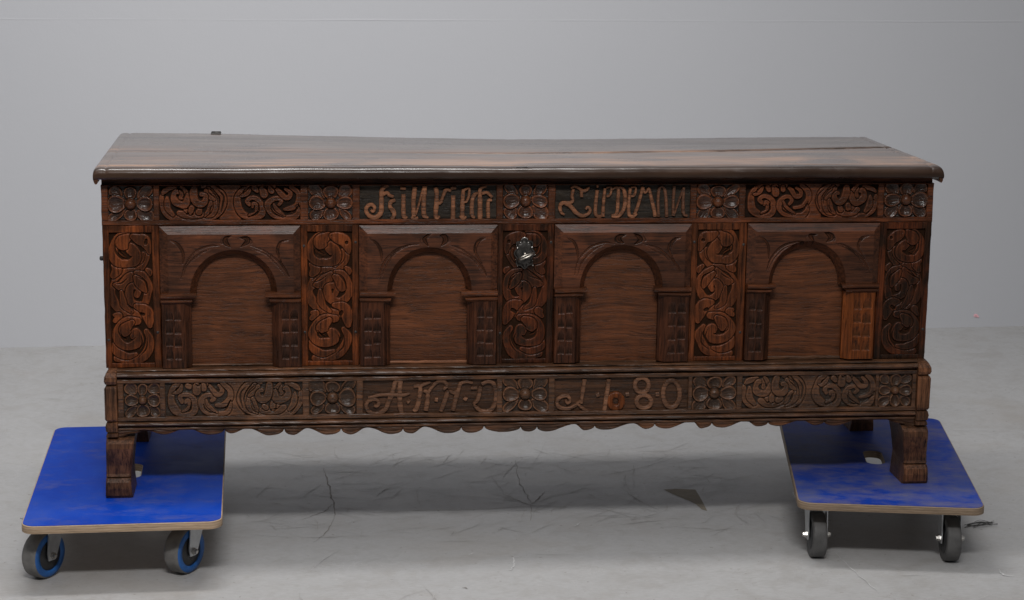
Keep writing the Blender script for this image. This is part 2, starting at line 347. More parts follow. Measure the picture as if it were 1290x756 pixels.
def wall_mat():
    m, n, l, b = nodes('grey_painted_wall')
    tc = n.new('ShaderNodeTexCoord'); v = tc.outputs['Object']
    a = noise(n, l, v, 1.6, 4, 0.5); f = noise(n, l, v, 160, 4, 0.6); k = noise(n, l, v, 28, 3, 0.5)
    c = mix(n, l, a.outputs[0], (0.468, 0.476, 0.504), (0.486, 0.492, 0.516))
    c = mix(n, l, math_(n, l, 'MULTIPLY', ramp(n, l, k.outputs[0], [(0.27, (1, 1, 1)), (0.31, (0, 0, 0))]).outputs[0], 0.15), c, (0.52, 0.52, 0.53))
    l.new(c, b.inputs['Base Color']); b.inputs['Roughness'].default_value = 0.62; b.inputs['Specular IOR Level'].default_value = 0.3
    bp = n.new('ShaderNodeBump'); bp.inputs['Strength'].default_value = 0.10; bp.inputs['Distance'].default_value = 0.002
    l.new(math_(n, l, 'ADD', f.outputs[0], math_(n, l, 'MULTIPLY', k.outputs[0], 2.0)), bp.inputs['Height']); l.new(bp.outputs[0], b.inputs['Normal'])
    return m
M['floor'] = floor_mat(); M['wall'] = wall_mat()

# ------------------------------------------------------------------ floor and wall
WA, WB = np.array([-0.495, 1.885]), np.array([2.625, 2.035])        # two points of the wall foot
wd = (WB-WA)/np.linalg.norm(WB-WA); wn = np.array([-wd[1], wd[0]])
def wallp(s, z, out=0.0): p = WA+wd*s-wn*out; return (p[0], p[1], z)
b = MB(); xs = np.linspace(-9, 10, 40); ys = np.linspace(-8, 4.0, 26)
X, Y = np.meshgrid(xs, ys); b.grid(X, Y, np.zeros_like(X)); floor = prop(b.build('floor', M['floor']), kind='structure')
# the wall: lower panel, a fine raised joint where the upper skin begins, upper skin
b = MB()
ss = np.linspace(-8.5, 11, 260); seam = 0.945+0.0012*noise1(ss, 3, 0.8); lip = 0.0003+0.0004*noise1(ss, 4, 0.55)
prof = [(-0.02, 0.0, 0), (0.3, 0, 0), (0.62, 0, 0), (None, 0.0, -0.002), (None, 1.0, 0.0006), (None, 1.0, 0.0025), (None, 0.35, 0.0045), (1.6, 0.0, 0), (2.4, 0, 0), (4.2, 0, 0)]
loops = []
for i, s_ in enumerate(ss):
    loops.append([wallp(s_, (z if z is not None else seam[i]+dz), (max(0.0, lip[i])*o if z is None else .001*o)) for z, o, dz in prof])
b.loft(loops, closed=False, caps=False, smooth=False)
wall = prop(b.build('wall', M['wall']), kind='structure')
# skim of old filler along the foot of the wall
def ribbon(pts, wdt, z, name, mat, parent):
    P = catmull([(*onZ(px, py)[:2], 0) for px, py in pts], 6); bb = MB()
    t = np.gradient(P, axis=0); t /= np.linalg.norm(t, axis=1)[:, None]+1e-9
    nn = np.stack([-t[:, 1], t[:, 0], 0*t[:, 0]], -1); s = np.linspace(0, 1, len(P))
    ww = wdt*(0.25+0.75*np.sin(np.pi*np.clip(s, 0.02, 0.98)))*(1+0.6*noise1(s, len(P)+int(P[0, 0]*100), 6))
    P = P+nn*(noise1(s, int(abs(P[0, 1])*977)+3, 5)*0.003)[:, None]
    L = P+nn*ww[:, None]/2; R_ = P-nn*ww[:, None]/2
    X = np.stack([L, R_], 0); X[..., 2] = z
    bb.grid(X[..., 0], X[..., 1], X[..., 2]); return bb.build(name, mat, parent)
def z2(pts, x0=320, y0=540, s=2.0156): return [(x0+x/s, y0+y/s) for x, y in pts]
for k, (p, wd_) in enumerate([
    ([(176, 100), (186, 130), (195, 165), (204, 200), (205, 228)], .0075), ([(203, 190), (175, 212), (120, 232)], .005),
    ([(205, 228), (185, 262), (150, 290)], .0035), ([(300, 214), (420, 208), (560, 206), (720, 196)], .0045),
    ([(664, 80), (672, 130), (690, 165), (705, 192)], .0045), ([(705, 192), (722, 178), (738, 160)], .006), ([(705, 192), (702, 236)], .004),
    ([(632, 166), (668, 182), (705, 195), (792, 199)], .005), ([(1085, 68), (1000, 95), (930, 112), (860, 122)], .003),
    ([(760, 92), (800, 108), (840, 103)], .003), ([(312, 172), (330, 158), (350, 150)], .005), ([(930, 150), (980, 185), (1030, 208)], .003),
    ([(60, 60), (120, 72), (170, 74)], .003), ([(530, 404), (545, 407)], .006), ([(40, 190), (68, 192)], .006), ([(1040, 92), (1200, 70), (1280, 64)], .003)]):
    ribbon(z2(p), wd_*.42, 0.0006+0.00005*k, 'crack', M['crack'], floor)
for k, p in enumerate([[(640, 360), (654, 359), (660, 344), (659, 330), (676, 326)], [(815, 250), (826, 240)], [(545, 322), (556, 318)]]):
    ribbon(z2(p), 0.0028, 0.0016+0.00005*k, 'chalk_mark', M['chalk'], floor)
ribbon([(1052, 697), (1078, 722), (1108, 748)], 0.0018, 0.0018, 'scratch', M['chalk'], floor)
ribbon([(1258, 718), (1264, 725), (1276, 727)], 0.004, 0.0019, 'scratch', M['chalk'], floor)
# a web of fine scuffs, scratches and drag marks on the paint
def scuffs(count, area, col, wd0, z0, seed):
    r = np.random.default_rng(seed); bb = MB()
    for k in range(count):
        c = np.array([r.uniform(area[0], area[1]), r.uniform(area[2], area[3])]); an = r.normal(0.15, 0.75); ln = r.uniform(.02, .13)*(2 if r.random() < .12 else 1); cu_ = r.normal(0, .25)
        t = np.linspace(-.5, .5, 9); d = np.array([math.cos(an), math.sin(an)]); q = np.array([-d[1], d[0]])
        P = c+t[:, None]*ln*d+((t**2)*cu_*ln+.0015*noise1(t, k+seed, 2.5))[:, None]*q
        w_ = wd0*(.4+r.random())*(1-(2*t)**2*.95)
        L = np.stack([P+q*w_[:, None]/2, P-q*w_[:, None]/2], 0)
        bb.grid(L[..., 0], L[..., 1], np.full(L.shape[:2], z0+k*2e-6))
    o = bb.build('scuff_marks', col, floor, recalc=False); o['kind'] = 'stuff'; return o
M['scuff'] = plain('scuff_grey', (0.365, 0.352, 0.338), 0.75, 0, 0.25, 50)
M['scuff_pale'] = plain('scuff_pale', (0.49, 0.487, 0.485), 0.75, 0, 0.15, 50)
scuffs(330, (0.25, 1.40, 0.10, 0.75), M['scuff'], .0013, .0011, 71)
scuffs(70, (-0.6, 2.4, -0.55, 1.6), M['scuff'], .0009, .0020, 72)
scuffs(110, (-0.6, 2.4, -0.65, 1.4), M['scuff_pale'], .0011, .0026, 73)
st = [(836, 617), (850, 616), (876, 617), (881, 625), (886, 634), (891, 644), (884, 642), (876, 635), (868, 631), (858, 627), (846, 622)]
b = MB(); b.add([(*onZ(px, py)[:2], 0.0005) for px, py in st], [tuple(range(len(st)))]); b.build('stain', M['stain'], floor)

# ------------------------------------------------------------------ carving engine
def stroke_field(X, Z, strokes, H0=0.006, gap=0.0018, gw=0.0):
    """raised, round-edged bands laid one over another, each with a cut groove round it;
    strokes = (points (x, z, half width), height factor); a negative factor cuts a V line"""
    H = np.zeros_like(X); S = np.zeros_like(X)
    for P, hf in strokes:
        mxw = P[:, 2].max()+gap*1.6
        m = (X > P[:, 0].min()-mxw) & (X < P[:, 0].max()+mxw) & (Z > P[:, 1].min()-mxw) & (Z < P[:, 1].max()+mxw)
        if not m.any(): continue
        x = X[m][:, None]; z = Z[m][:, None]
        d = np.sqrt((x-P[None, :, 0])**2+(z-P[None, :, 1])**2)
        i = np.argmin(d-P[None, :, 2], axis=1); k = np.arange(len(i)); dd = d[k, i]; ww = P[i, 2]; t = dd/ww
        h = H[m]; s = S[m]
        if hf < 0:
            c = np.clip((1-t)*1.8, 0, 1); h = h+hf*H0*c; s = s*(1-0.9*np.clip(c*1.6, 0, 1))
        else:
            e = np.clip((dd-ww)/gap, 0, 1); e = e*e*(3-2*e)
            inside = t < 1
            h = np.where(inside, H0*hf*np.sqrt(np.clip(1-t**8, 0, 1))*(0.86+0.14*t), h*e)
            s = np.where(inside, np.clip(1.15-t**5, 0, 1), s*e)
        H[m] = h; S[m] = s
    return H, S
def prep(strokes, box, rect, flipx=False, flipy=False, per=9, wk=1.0):
    """strokes traced in a box of their own -> metres inside rect"""
    bx0, bx1, by0, by1 = box; x0, x1, z0, z1 = rect; out = []
    sw = ((x1-x0)/(bx1-bx0)+(z1-z0)/(by1-by0))/2
    for hf, pts in strokes:
        P = np.array([(p[0], p[1], p[2]) for p in pts], float)
        u = (P[:, 0]-bx0)/(bx1-bx0); v = 1-(P[:, 1]-by0)/(by1-by0)
        if flipx: u = 1-u
        if flipy: v = 1-v
        q = np.stack([x0+u*(x1-x0), z0+v*(z1-z0), P[:, 2]*sw*(wk if hf > 0 else 1.05)], -1)
        out.append((catmull(q, per), hf))
    return out
def relief(name, rect, yb, fn, res, mat, parent, seed=0, label=None):
    x0, x1, z0, z1 = rect; nx = int((x1-x0)/res)+2; nz = int((z1-z0)/res)+2
    X, Z = np.meshgrid(np.linspace(x0, x1, nx), np.linspace(z0, z1, nz))
    H, S = fn(X, Z)
    tool = 0.0005*(noise1(X*1.0+Z*0.4, seed+1, 55)*noise1(Z*1.3-X*0.2, seed+2, 47))     # tool marks
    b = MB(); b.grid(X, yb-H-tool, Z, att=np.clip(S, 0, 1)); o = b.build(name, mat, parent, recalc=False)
    if label: o['label'] = label
    return o

# two lobes of the running scroll, traced in their own boxes: (height, [(x, y, half width), ...])
A_BOX = (70, 1075, 125, 640)
A_ST = [
 (1.0, [(95, 300, 28), (100, 400, 40), (150, 520, 46), (260, 600, 42), (420, 622, 34), (560, 622, 30), (720, 615, 32), (850, 590, 40), (950, 520, 46), (1010, 400, 44), (990, 280, 44), (920, 190, 42), (820, 150, 34), (700, 142, 18)]),
 (-0.8, [(130, 370, 8), (150, 460, 20), (200, 550, 16), (250, 610, 6)]),
 (-0.6, [(945, 200, 8), (1010, 290, 14), (1020, 400, 16), (975, 520, 8)]),
 (1.0, [(300, 165, 26), (220, 175, 32), (150, 210, 34), (110, 255, 16)]),
 (0.9, [(175, 310, 20), (185, 390, 40), (200, 470, 40), (260, 560, 26)]),
 (0.85, [(790, 170, 30), (860, 260, 38), (900, 350, 40), (900, 460, 38), (850, 560, 30), (760, 600, 14)]),
 (-0.7, [(810, 190, 6), (870, 240, 12), (925, 330, 12), (935, 440, 6)]),
 (-0.6, [(830, 180, 5), (900, 240, 10), (950, 330, 9), (955, 420, 4)]),
 (1.05, [(755, 195, 26), (770, 250, 30), (830, 300, 30), (885, 345, 22)]),
 (0.95, [(835, 380, 24), (815, 450, 34), (790, 520, 34), (730, 575, 22)]),
 (-0.7, [(845, 415, 6), (830, 480, 14), (790, 560, 6)]),
 (0.8, [(360, 530, 34), (440, 560, 50), (560, 575, 50), (680, 560, 40)]),
 (1.05, [(480, 525, 20), (440, 490, 26)]), (1.05, [(640, 520, 40), (660, 500, 36)]), (1.1, [(530, 450, 38), (525, 520, 34)]),
 (-0.8, [(475, 550, 10), (490, 540, 16)]), (-0.8, [(545, 550, 14), (560, 552, 10)]),
 (0.9, [(400, 150, 18), (440, 200, 26), (475, 260, 26), (480, 330, 22)]),
 (1.1, [(485, 255, 18), (480, 330, 40), (440, 395, 46), (370, 405, 48), (305, 360, 48), (280, 290, 40), (310, 225, 34), (355, 235, 22)]),
 (0.85, [(375, 190, 10), (405, 250, 20), (385, 310, 22), (400, 335, 8)]),
 (1.1, [(580, 170, 44), (575, 260, 54), (595, 350, 52), (660, 400, 48), (725, 380, 44), (755, 320, 34), (740, 260, 24), (695, 265, 28)]),
]
B_BOX = (85, 1085, 125, 635)
B_ST = [
 (1.0, [(330, 150, 26), (230, 190, 36), (165, 290, 40), (165, 420, 50), (210, 520, 58), (310, 590, 44), (420, 605, 38), (500, 565, 44), (525, 470, 44), (490, 370, 38), (420, 310, 32), (340, 310, 28), (300, 360, 28), (325, 415, 26)]),
 (0.85, [(330, 560, 16), (410, 530, 20), (440, 470, 22), (430, 410, 24), (400, 395, 22), (385, 450, 14)]),
 (-0.8, [(470, 430, 8), (470, 500, 16), (420, 560, 12), (330, 590, 6)]),
 (1.0, [(345, 175, 18), (300, 240, 30), (240, 280, 24), (200, 285, 10)]), (-0.7, [(285, 180, 6), (250, 230, 14), (240, 260, 6)]),
 (1.0, [(960, 150, 34), (1045, 240, 36), (1060, 350, 40), (1020, 440, 40), (940, 475, 34), (850, 480, 20)]),
 (0.9, [(1065, 430, 14), (1060, 520, 30), (1000, 590, 40), (900, 610, 36), (790, 605, 34), (690, 560, 40), (630, 480, 42), (625, 400, 40), (690, 330, 32), (770, 320, 28), (810, 370, 26), (785, 420, 22)]),
 (0.85, [(690, 395, 14), (725, 470, 24), (780, 530, 22), (860, 580, 12)]),
 (-0.8, [(655, 460, 8), (690, 530, 16), (760, 580, 12), (840, 596, 6)]),
 (-0.8, [(880, 510, 6), (980, 505, 14), (1050, 450, 14), (1070, 390, 6)]),
 (1.05, [(730, 165, 18), (800, 240, 32), (860, 310, 36), (930, 300, 32), (940, 240, 26), (880, 180, 18)]), (-0.7, [(815, 190, 5), (870, 250, 12), (900, 275, 5)]),
 (0.9, [(440, 150, 40), (560, 150, 44), (680, 150, 40)]),
 (1.1, [(425, 170, 36), (445, 205, 36)]), (1.1, [(650, 175, 36), (665, 215, 36)]), (1.15, [(545, 180, 46), (555, 255, 52)]),
 (-0.9, [(545, 150, 8), (570, 175, 14)]), (-0.9, [(600, 140, 10), (600, 185, 10)]),
]
M_BOX = (95, 520, 105, 1335)
M_ST = [
 (1.0, [(470, 290, 20), (455, 350, 28), (400, 420, 32), (330, 470, 40), (240, 510, 44), (170, 560, 40), (115, 640, 24), (125, 740, 34), (170, 810, 32), (250, 865, 36), (360, 890, 40)]),
 (1.0, [(130, 410, 20), (165, 450, 34), (130, 500, 22)]), (1.0, [(470, 445, 14), (495, 480, 22), (470, 520, 12)]),
 (-0.7, [(140, 570, 4), (190, 530, 9), (250, 492, 4)]),
 (0.9, [(425, 290, 14), (405, 355, 22), (350, 415, 16)]),
 (1.05, [(285, 118, 16), (190, 150, 28), (128, 230, 30), (130, 320, 34), (185, 380, 32), (270, 395, 28), (345, 370, 34), (372, 310, 30), (352, 250, 28), (305, 225, 26), (285, 262, 20), (312, 300, 18)]),
 (-0.8, [(150, 230, 5), (160, 300, 12), (205, 345, 12), (255, 350, 4)]), (-0.6, [(185, 240, 4), (200, 290, 9), (250, 318, 4)]),
 (1.05, [(285, 145, 26), (225, 180, 44), (220, 215, 38), (262, 232, 14)]),
 (1.1, [(335, 140, 22), (390, 160, 40), (450, 190, 40), (480, 250, 24), (495, 300, 12)]), (-1.0, [(462, 196, 18), (470, 200, 18)]),
 (1.05, [(310, 500, 24), (270, 560, 44), (215, 595, 40), (150, 605, 16)]), (-0.6, [(160, 580, 4), (210, 560, 8), (270, 520, 4)]),
 (1.05, [(355, 470, 14), (430, 510, 24), (485, 590, 26), (485, 690, 28), (430, 765, 28), (350, 770, 28), (290, 720, 30), (285, 650, 28), (325, 610, 24), (372, 640, 22), (360, 690, 20)]),
 (1.05, [(350, 525, 18), (395, 570, 34), (425, 620, 26), (445, 655, 12)]), (-0.7, [(390, 515, 4), (450, 570, 10), (470, 650, 4)]),
 (0.9, [(205, 660, 12), (215, 740, 24), (240, 810, 22), (300, 860, 14)]),
 (1.0, [(350, 800, 20), (430, 830, 40), (470, 900, 44), (490, 990, 20)]), (-1.1, [(400, 872, 20), (422, 872, 20)]),
 (1.0, [(130, 880, 14), (165, 880, 26), (130, 930, 16)]),
 (0.95, [(440, 1040, 18), (480, 1110, 28), (460, 1210, 34), (380, 1285, 34), (270, 1310, 30), (150, 1300, 26)]), (-0.6, [(450, 1100, 4), (440, 1200, 10), (370, 1270, 4)]),
 (0.9, [(120, 1160, 16), (150, 1225, 30), (240, 1265, 26), (330, 1250, 14)]),
 (1.1, [(360, 930, 26), (250, 950, 36), (165, 1000, 30), (140, 1080, 32), (180, 1150, 32), (265, 1175, 30), (345, 1150, 34), (372, 1090, 28), (345, 1045, 24), (305, 1055, 20), (318, 1090, 16)]),
 (1.05, [(300, 960, 22), (235, 1000, 40), (225, 1040, 30), (270, 1045, 12)]), (-0.7, [(185, 1050, 4), (215, 1095, 10), (250, 1105, 4)]),
 (-0.6, [(390, 1080, 4), (400, 1150, 9), (370, 1210, 4)]),
]
def scroll_band(name, rect, order, parent, mat, seed):
    x0, x1, z0, z1 = rect; xm = (x0+x1)/2; S = []
    mid = [(1.0, [(50, 0, 26), (50, 12, 20), (50, 50, 8), (50, 88, 20), (50, 100, 26)])]
    S += prep(mid, (0, 100, 0, 100), (xm-.05, xm+.05, z0, z1))
    r = np.random.default_rng(seed)
    for k, c in enumerate(order):
        rc = (x0+.001, xm-.005, z0, z1) if k == 0 else (xm+.005, x1-.001, z0, z1)
        st, bx = (A_ST, A_BOX) if c in 'Aa' else (B_ST, B_BOX)
        st = [(h, [(p[0]+r.normal(0, 7), p[1]+r.normal(0, 6), p[2]*(1+r.normal(0, .06))) for p in pts]) for h, pts in st]
        S += prep(st, bx, rc, flipx=c.islower(), wk=1.22 if z0 > .4+HD else 1.30)
    return relief(name, (x0-.001, x1+.001, z0-.001, z1+.001), 0.0065 if z0 > .4+HD else -0.0115, lambda X, Z: stroke_field(X, Z, S), 0.00105, mat, parent, seed)

def rosette(name, rect, yb, mat, parent, seed, six=False):
    x0, x1, z0, z1 = rect; r = np.random.default_rng(seed)
    cx = (x0+x1)/2+r.normal(0, .001); cz = (z0+z1)/2+r.normal(0, .001); a = (x1-x0)/2; c = (z1-z0)/2
    pet = []
    for k in range(4):                                   # corner petals, lower
        sx, sz = (1, 1, -1, -1)[k], (1, -1, -1, 1)[k]
        pet.append((cx+sx*a*.63, cz+sz*c*.66, math.atan2(sz*c, sx*a)+r.normal(0, .17), a*.40*(1+r.normal(0, .1)), a*.27*(1+r.normal(0, .16)), .72+r.normal(0, .08)))
    for k in range(4):                                   # four large cupped petals
        an = k*math.pi/2; ex, ez = math.cos(an), math.sin(an)
        L = (a if k % 2 == 0 else c)
        pet.append((cx+ex*L*.60, cz+ez*L*.60, an+r.normal(0, .14), L*.40*(1+r.normal(0, .05)), a*.33*(1+r.normal(0, .13)), 1.0+r.normal(0, .09)))
    nr = r.integers(5, 8)
    def fn(X, Z):
        H = np.zeros_like(X); S = np.full_like(X, .02)
        for px, pz, an, la, lb, hf in pet:
            dx, dz = X-px, Z-pz; u = (dx*math.cos(an)+dz*math.sin(an))/la; v = (-dx*math.sin(an)+dz*math.cos(an))/(lb*(1+.22*u))
            d = np.sqrt(u*u+v*v); m = d < 1.0; e = np.clip((d-1)/.16, 0, 1)
            cup = .0095*hf*(.16+.84*np.clip(d, 0, 1)**2.2)*np.where(u < -.2, 1-.45*np.clip(-u-.2, 0, 1), 1)
            cup = cup+.0004*np.sin(v*nr*2.2)*(1-d*d)*np.where(d < 1, 1, 0)
            rim = np.clip((1-d)/.10, 0, 1); cup = cup*(.35+.65*np.sqrt(rim))
            H = np.where(m, cup, H*e*e*(3-2*e)); S = np.where(m, .26+.74*np.clip((d-.62)/.30, 0, 1), S*e)
        d = np.sqrt((X-cx)**2+(Z-cz)**2)/(a*.245); e = np.clip((d-1)/.28, 0, 1)
        H = np.where(d < 1, .003+.0115*np.sqrt(np.clip(1-d*d, 0, 1)), H*e*e*(3-2*e)); S = np.where(d < 1, 1.0, S*e)
        return H, S
    return relief(name, (x0-.001, x1+.001, z0-.001, z1+.001), yb, fn, 0.00095, mat, parent, seed)

def bar(b, axis, a0, a1, s0, s1, yf, yb, bev=0.0012, jit=0.0006, seed=0):
    """a flat strip with eased, slightly hand-cut edges; axis x: s = z, axis z: s = x"""
    n = max(3, int((a1-a0)/0.012)); t = np.linspace(a0, a1, n); loops = []
    j0 = jit*noise1(t, seed*7+1, 14); j1 = jit*noise1(t, seed*7+2, 13); jf = jit*.7*noise1(t, seed*7+3, 9)
    for i in range(n):
        p = [(s0+j0[i], yb), (s0+j0[i], yf+bev), (s0+j0[i]+bev, yf+jf[i]), (s1+j1[i]-bev, yf+jf[i]), (s1+j1[i], yf+bev), (s1+j1[i], yb)]
        loops.append([((t[i], y, s) if axis == 'x' else (s, y, t[i])) for s, y in p])
    b.loft(loops)

# ------------------------------------------------------------------ the chest
chest = empty('carved_chest', (0.825, 0.24, HD)); chest['world_built'] = 1
prop(chest, 'long dark oak chest carved with four arches, rosettes and lettering, standing across two dollies', 'chest')
Zr = lambda z: z+HD
def part(name, mb, mat, parent, **k): return mb.build(name, mat, parent, **k)

# ---- carcass
b = MB(); b.box(0.0005, 0.026, 0.018, 0.475, Zr(.2595), Zr(.6345)); part('side_board', b, M['side'], chest)
b = MB(); b.box(1.626, 1.6515, 0.018, 0.475, Zr(.2595), Zr(.6270)); part('side_board', b, M['side'], chest)
b = MB(); b.box(0.0265, 1.6255, 0.452, 0.474, Zr(.15), Zr(.623)); part('back_board', b, M['side'], chest)
b = MB(); b.box(0.0265, 1.6255, 0.026, 0.4515, Zr(.236), Zr(.256)); part('bottom_board', b, M['side'], chest)

# ---- top rail with its cells
rb = MB(); rb.box(0.0006, 1.6514, .0105, .030, Zr(.5448), Zr(.6335), .0008)
RT, RB_ = Zr(.6215), Zr(.5535)
top_cells = [(.0132, .1003, 'r'), (.1109, .3829, 's'), (.3978, .4844, 'r'), (.4983, .7675, 't'), (.7803, .8703, 'r'), (.8844, 1.1552, 't'), (1.1677, 1.2538, 'r'), (1.2667, 1.5378, 's'), (1.5501, 1.6395, 'r')]
bar(rb, 'x', .0003, 1.6517, RT-.0005, Zr(.6228), -.0004, .0110, .0010, .0004, 1)
bar(rb, 'x', .0003, 1.6517, Zr(.5436), RB_, -.0004, .0110, .0014, .0006, 2)
edges = [.0003]+[v for c in top_cells for v in c[:2]]+[1.6517]
for k in range(0, len(edges), 2): bar(rb, 'z', RB_, RT, edges[k], edges[k+1], 0.0, .0110, .0013, .0007, 20+k)
top_rail = part('top_rail', rb, M['rail'], chest)
k = 0
for x0, x1, t in top_cells:
    k += 1
    if t == 'r': rosette('rosette', (x0, x1, RB_, RT), .0065, M['rose'], top_rail, 100+k)
    if t == 's': scroll_band('scroll_carving', (x0, x1, RB_, RT), 'AB' if x0 < .5 else 'Ba', top_rail, M['rail'], 40+k)

# ---- letters: chiselled bands with a ridge
def letter(strokes, origin, scale, hw, yb, H, mat, parent, name='letter'):
    b = MB()
    for q, pts in enumerate(strokes):
        P = np.array([(p[0], p[1], (p[2] if len(p) > 2 else hw)) for p in pts], float)
        C = catmull(P, 6); px = origin[0]+C[:, 0]/scale; py = origin[1]+C[:, 1]/scale
        W3 = np.array([onY(x, y, yb-H) for x, y in zip(px, py)]); ww = C[:, 2]/scale*.00158*(1.18 if yb < 0 else 1.0)
        t = np.gradient(W3, axis=0); t[:, 1] = 0; t /= np.linalg.norm(t, axis=1)[:, None]+1e-9
        nn = np.stack([-t[:, 2], 0*t[:, 0], t[:, 0]], -1); loops = []
        wob = 1+.10*noise1(np.arange(len(C))*.1, q+int(px[0]), 2.0)
        for i in range(len(C)):
            hh = H*(1+.03*((q*37) % 5-2)); w_ = ww[i]*wob[i]
            loops.append([W3[i]+nn[i]*w_*s+np.array([0, H-hh*g+.0, 0]) for s, g in ((-1.12, -.2), (-.98, .78), (-.55, 1.0), (.55, 1.02), (.98, .80), (1.12, -.2))])
        b.loft(loops, True, True, False)
    return b.build(name, mat, parent)
def ell(cx, cy, rx, ry, n=14, w=None, ph=0.0):
    return [((cx+rx*math.cos(ph+a), cy+ry*math.sin(ph+a)) + ((w,) if w else ())) for a in np.linspace(0, 2*math.pi*1.01, n)]
T1 = [
 [[(300, 62, 10), (262, 78), (242, 120, 18), (242, 220, 19), (236, 295, 19), (190, 338, 19), (138, 322, 17), (110, 278, 16), (124, 238, 15), (160, 226, 14), (184, 252, 13), (170, 284, 12), (150, 272, 9)], [(252, 138), (290, 124, 13), (310, 146, 14), (345, 158, 10)], [(360, 186, 12), (322, 204, 15), (316, 246), (348, 290, 18), (346, 332, 16), (322, 346, 9)]],
 [[(404, 82, 14), (450, 86, 14)], [(430, 136, 17), (432, 316, 18), (462, 338, 9)]],
 [[(528, 72, 19), (516, 200, 18), (520, 325, 19)], [(536, 312, 9), (570, 196, 9), (598, 84, 9)], [(612, 66, 19), (604, 200, 19), (606, 312, 19), (640, 342, 10)], [(496, 334, 10), (526, 352, 15), (556, 336, 10)]],
 [[(706, 76, 18), (716, 150, 18), (706, 310, 18), (716, 342, 12), (742, 326, 8)], [(722, 214, 14), (748, 206, 14), (770, 150, 14), (796, 98, 15), (836, 108, 11)]],
 [[(834, 82, 15), (880, 80, 15)], [(856, 146, 17), (854, 356, 18)]],
 [[(944, 92, 14), (936, 200, 17), (934, 342, 18)], [(950, 98, 11), (992, 86, 11), (990, 150, 11), (970, 196, 10), (944, 206, 9)], [(912, 322, 9), (940, 350, 12), (966, 326, 9)]],
 [[(1046, 136, 15), (1020, 184, 16), (1016, 306, 17), (1038, 340, 10)], [(1030, 140, 10), (1072, 124, 9)]],
 [[(1140, 66, 9), (1088, 92, 14), (1086, 200, 19), (1086, 346, 19)], [(1100, 132, 11), (1146, 124, 12), (1188, 162, 12)], [(1186, 184, 12), (1156, 204, 15), (1156, 338, 16)]],
]
T2 = [
 [[(200, 82, 10), (232, 68, 11), (266, 82, 12), (300, 106, 13), (334, 100, 13), (356, 74, 9)], [(288, 100, 12), (292, 158, 14)], [(222, 92, 12), (210, 150, 13), (216, 190, 13), (188, 210, 12), (128, 212, 15), (106, 246, 15), (116, 290, 12), (142, 312, 8)], [(150, 216, 14), (200, 242, 17), (242, 292, 17), (292, 322, 15), (342, 310, 13), (366, 272, 12), (346, 248, 11), (326, 264, 9)]],
 [[(420, 66, 13), (434, 66, 13)], [(426, 102, 13), (414, 200, 14), (410, 300, 15), (438, 328, 12), (470, 318, 9)]],
 [[(492, 84, 12), (480, 200, 13), (474, 328, 14)], [(502, 78, 9), (544, 78, 9), (536, 140, 9), (504, 156, 8)]],
 [[(540, 102, 9), (578, 80, 12), (606, 92, 13), (602, 200, 14), (592, 300, 13), (550, 322, 9)], [(606, 74, 10), (650, 94, 14), (666, 180, 16), (650, 270, 15), (602, 326, 13), (546, 326, 9)]],
 [[(710, 80, 12), (696, 200, 13), (698, 310, 15), (734, 328, 13), (764, 300, 10)], [(714, 76, 9), (754, 78, 9), (746, 140, 9), (716, 156, 8)]],
 [[(740, 322, 13), (776, 230, 13), (802, 130, 13), (814, 74, 11), (830, 122, 10), (850, 112, 9), (868, 88, 11), (890, 180, 14), (914, 280, 15), (920, 328, 15)]],
 [[(950, 326, 12), (946, 200, 12), (954, 104, 12), (972, 70, 11), (1000, 88, 12), (1014, 180, 13), (1020, 328, 13)]],
 [[(1086, 64, 12), (1076, 200, 12), (1076, 318, 12)], [(1082, 318, 8), (1112, 226, 8), (1160, 92, 8)], [(1166, 74, 12), (1160, 200, 13), (1164, 300, 14), (1196, 322, 9)]],
]
T3 = [
 [[(328, 100, 14), (302, 200, 16), (270, 280, 16), (240, 350, 15), (170, 386, 14), (102, 370, 14), (76, 310, 14), (110, 270, 13), (162, 264, 13), (186, 292, 13), (166, 322, 12), (144, 312, 9)], [(370, 100, 17), (364, 200, 17), (370, 330, 18), (390, 388, 14), (420, 388, 9)], [(320, 100, 12), (380, 102, 12)], [(94, 252, 9), (190, 226, 12), (290, 222, 13), (392, 226, 12), (452, 208, 7)]],
 [[(428, 272, 14), (446, 288, 14)]],
 [[(484, 150, 10), (538, 156, 14), (532, 250, 16), (510, 336, 17), (486, 366, 13)], [(536, 150, 11), (588, 128, 11), (628, 114, 7)], [(568, 188, 9), (602, 210, 14), (600, 290, 17), (588, 356, 16)], [(604, 214, 9), (640, 158, 11), (690, 112, 12), (748, 112, 13), (768, 150, 12), (738, 176, 9)]],
 [[(664, 264, 14), (690, 268, 14)]],
 [[(778, 186, 13), (750, 276, 16), (716, 364, 14)], [(788, 186, 9), (830, 208, 12), (852, 186, 8)], [(884, 122, 14), (852, 230, 16), (820, 356, 15)], [(872, 130, 11), (930, 112, 11), (988, 122, 8)]],
 [[(912, 250, 14), (938, 264, 14)]],
 [[(1058, 150, 15), (1034, 260, 15), (996, 304, 10)], [(998, 312, 10), (1062, 362, 15), (1128, 362, 15), (1174, 312, 15), (1190, 220, 16), (1170, 132, 15), (1120, 110, 13), (1066, 132, 13)], [(972, 166, 9), (1024, 164, 12)]],
]
T4 = [
 [[(700, 296, 11), (722, 328, 13), (748, 302, 13), (722, 262, 14), (664, 268, 14), (622, 312, 15), (642, 368, 15), (722, 384, 14), (800, 350, 12), (846, 300, 11)], [(886, 100, 16), (872, 200, 16), (852, 330, 13)], [(822, 340, 10), (870, 382, 13), (926, 412, 10)]],
 [[(996, 256, 16), (1026, 244, 16)]],
 [[(1118, 98, 17), (1100, 240, 18), (1074, 402, 17)]],
]
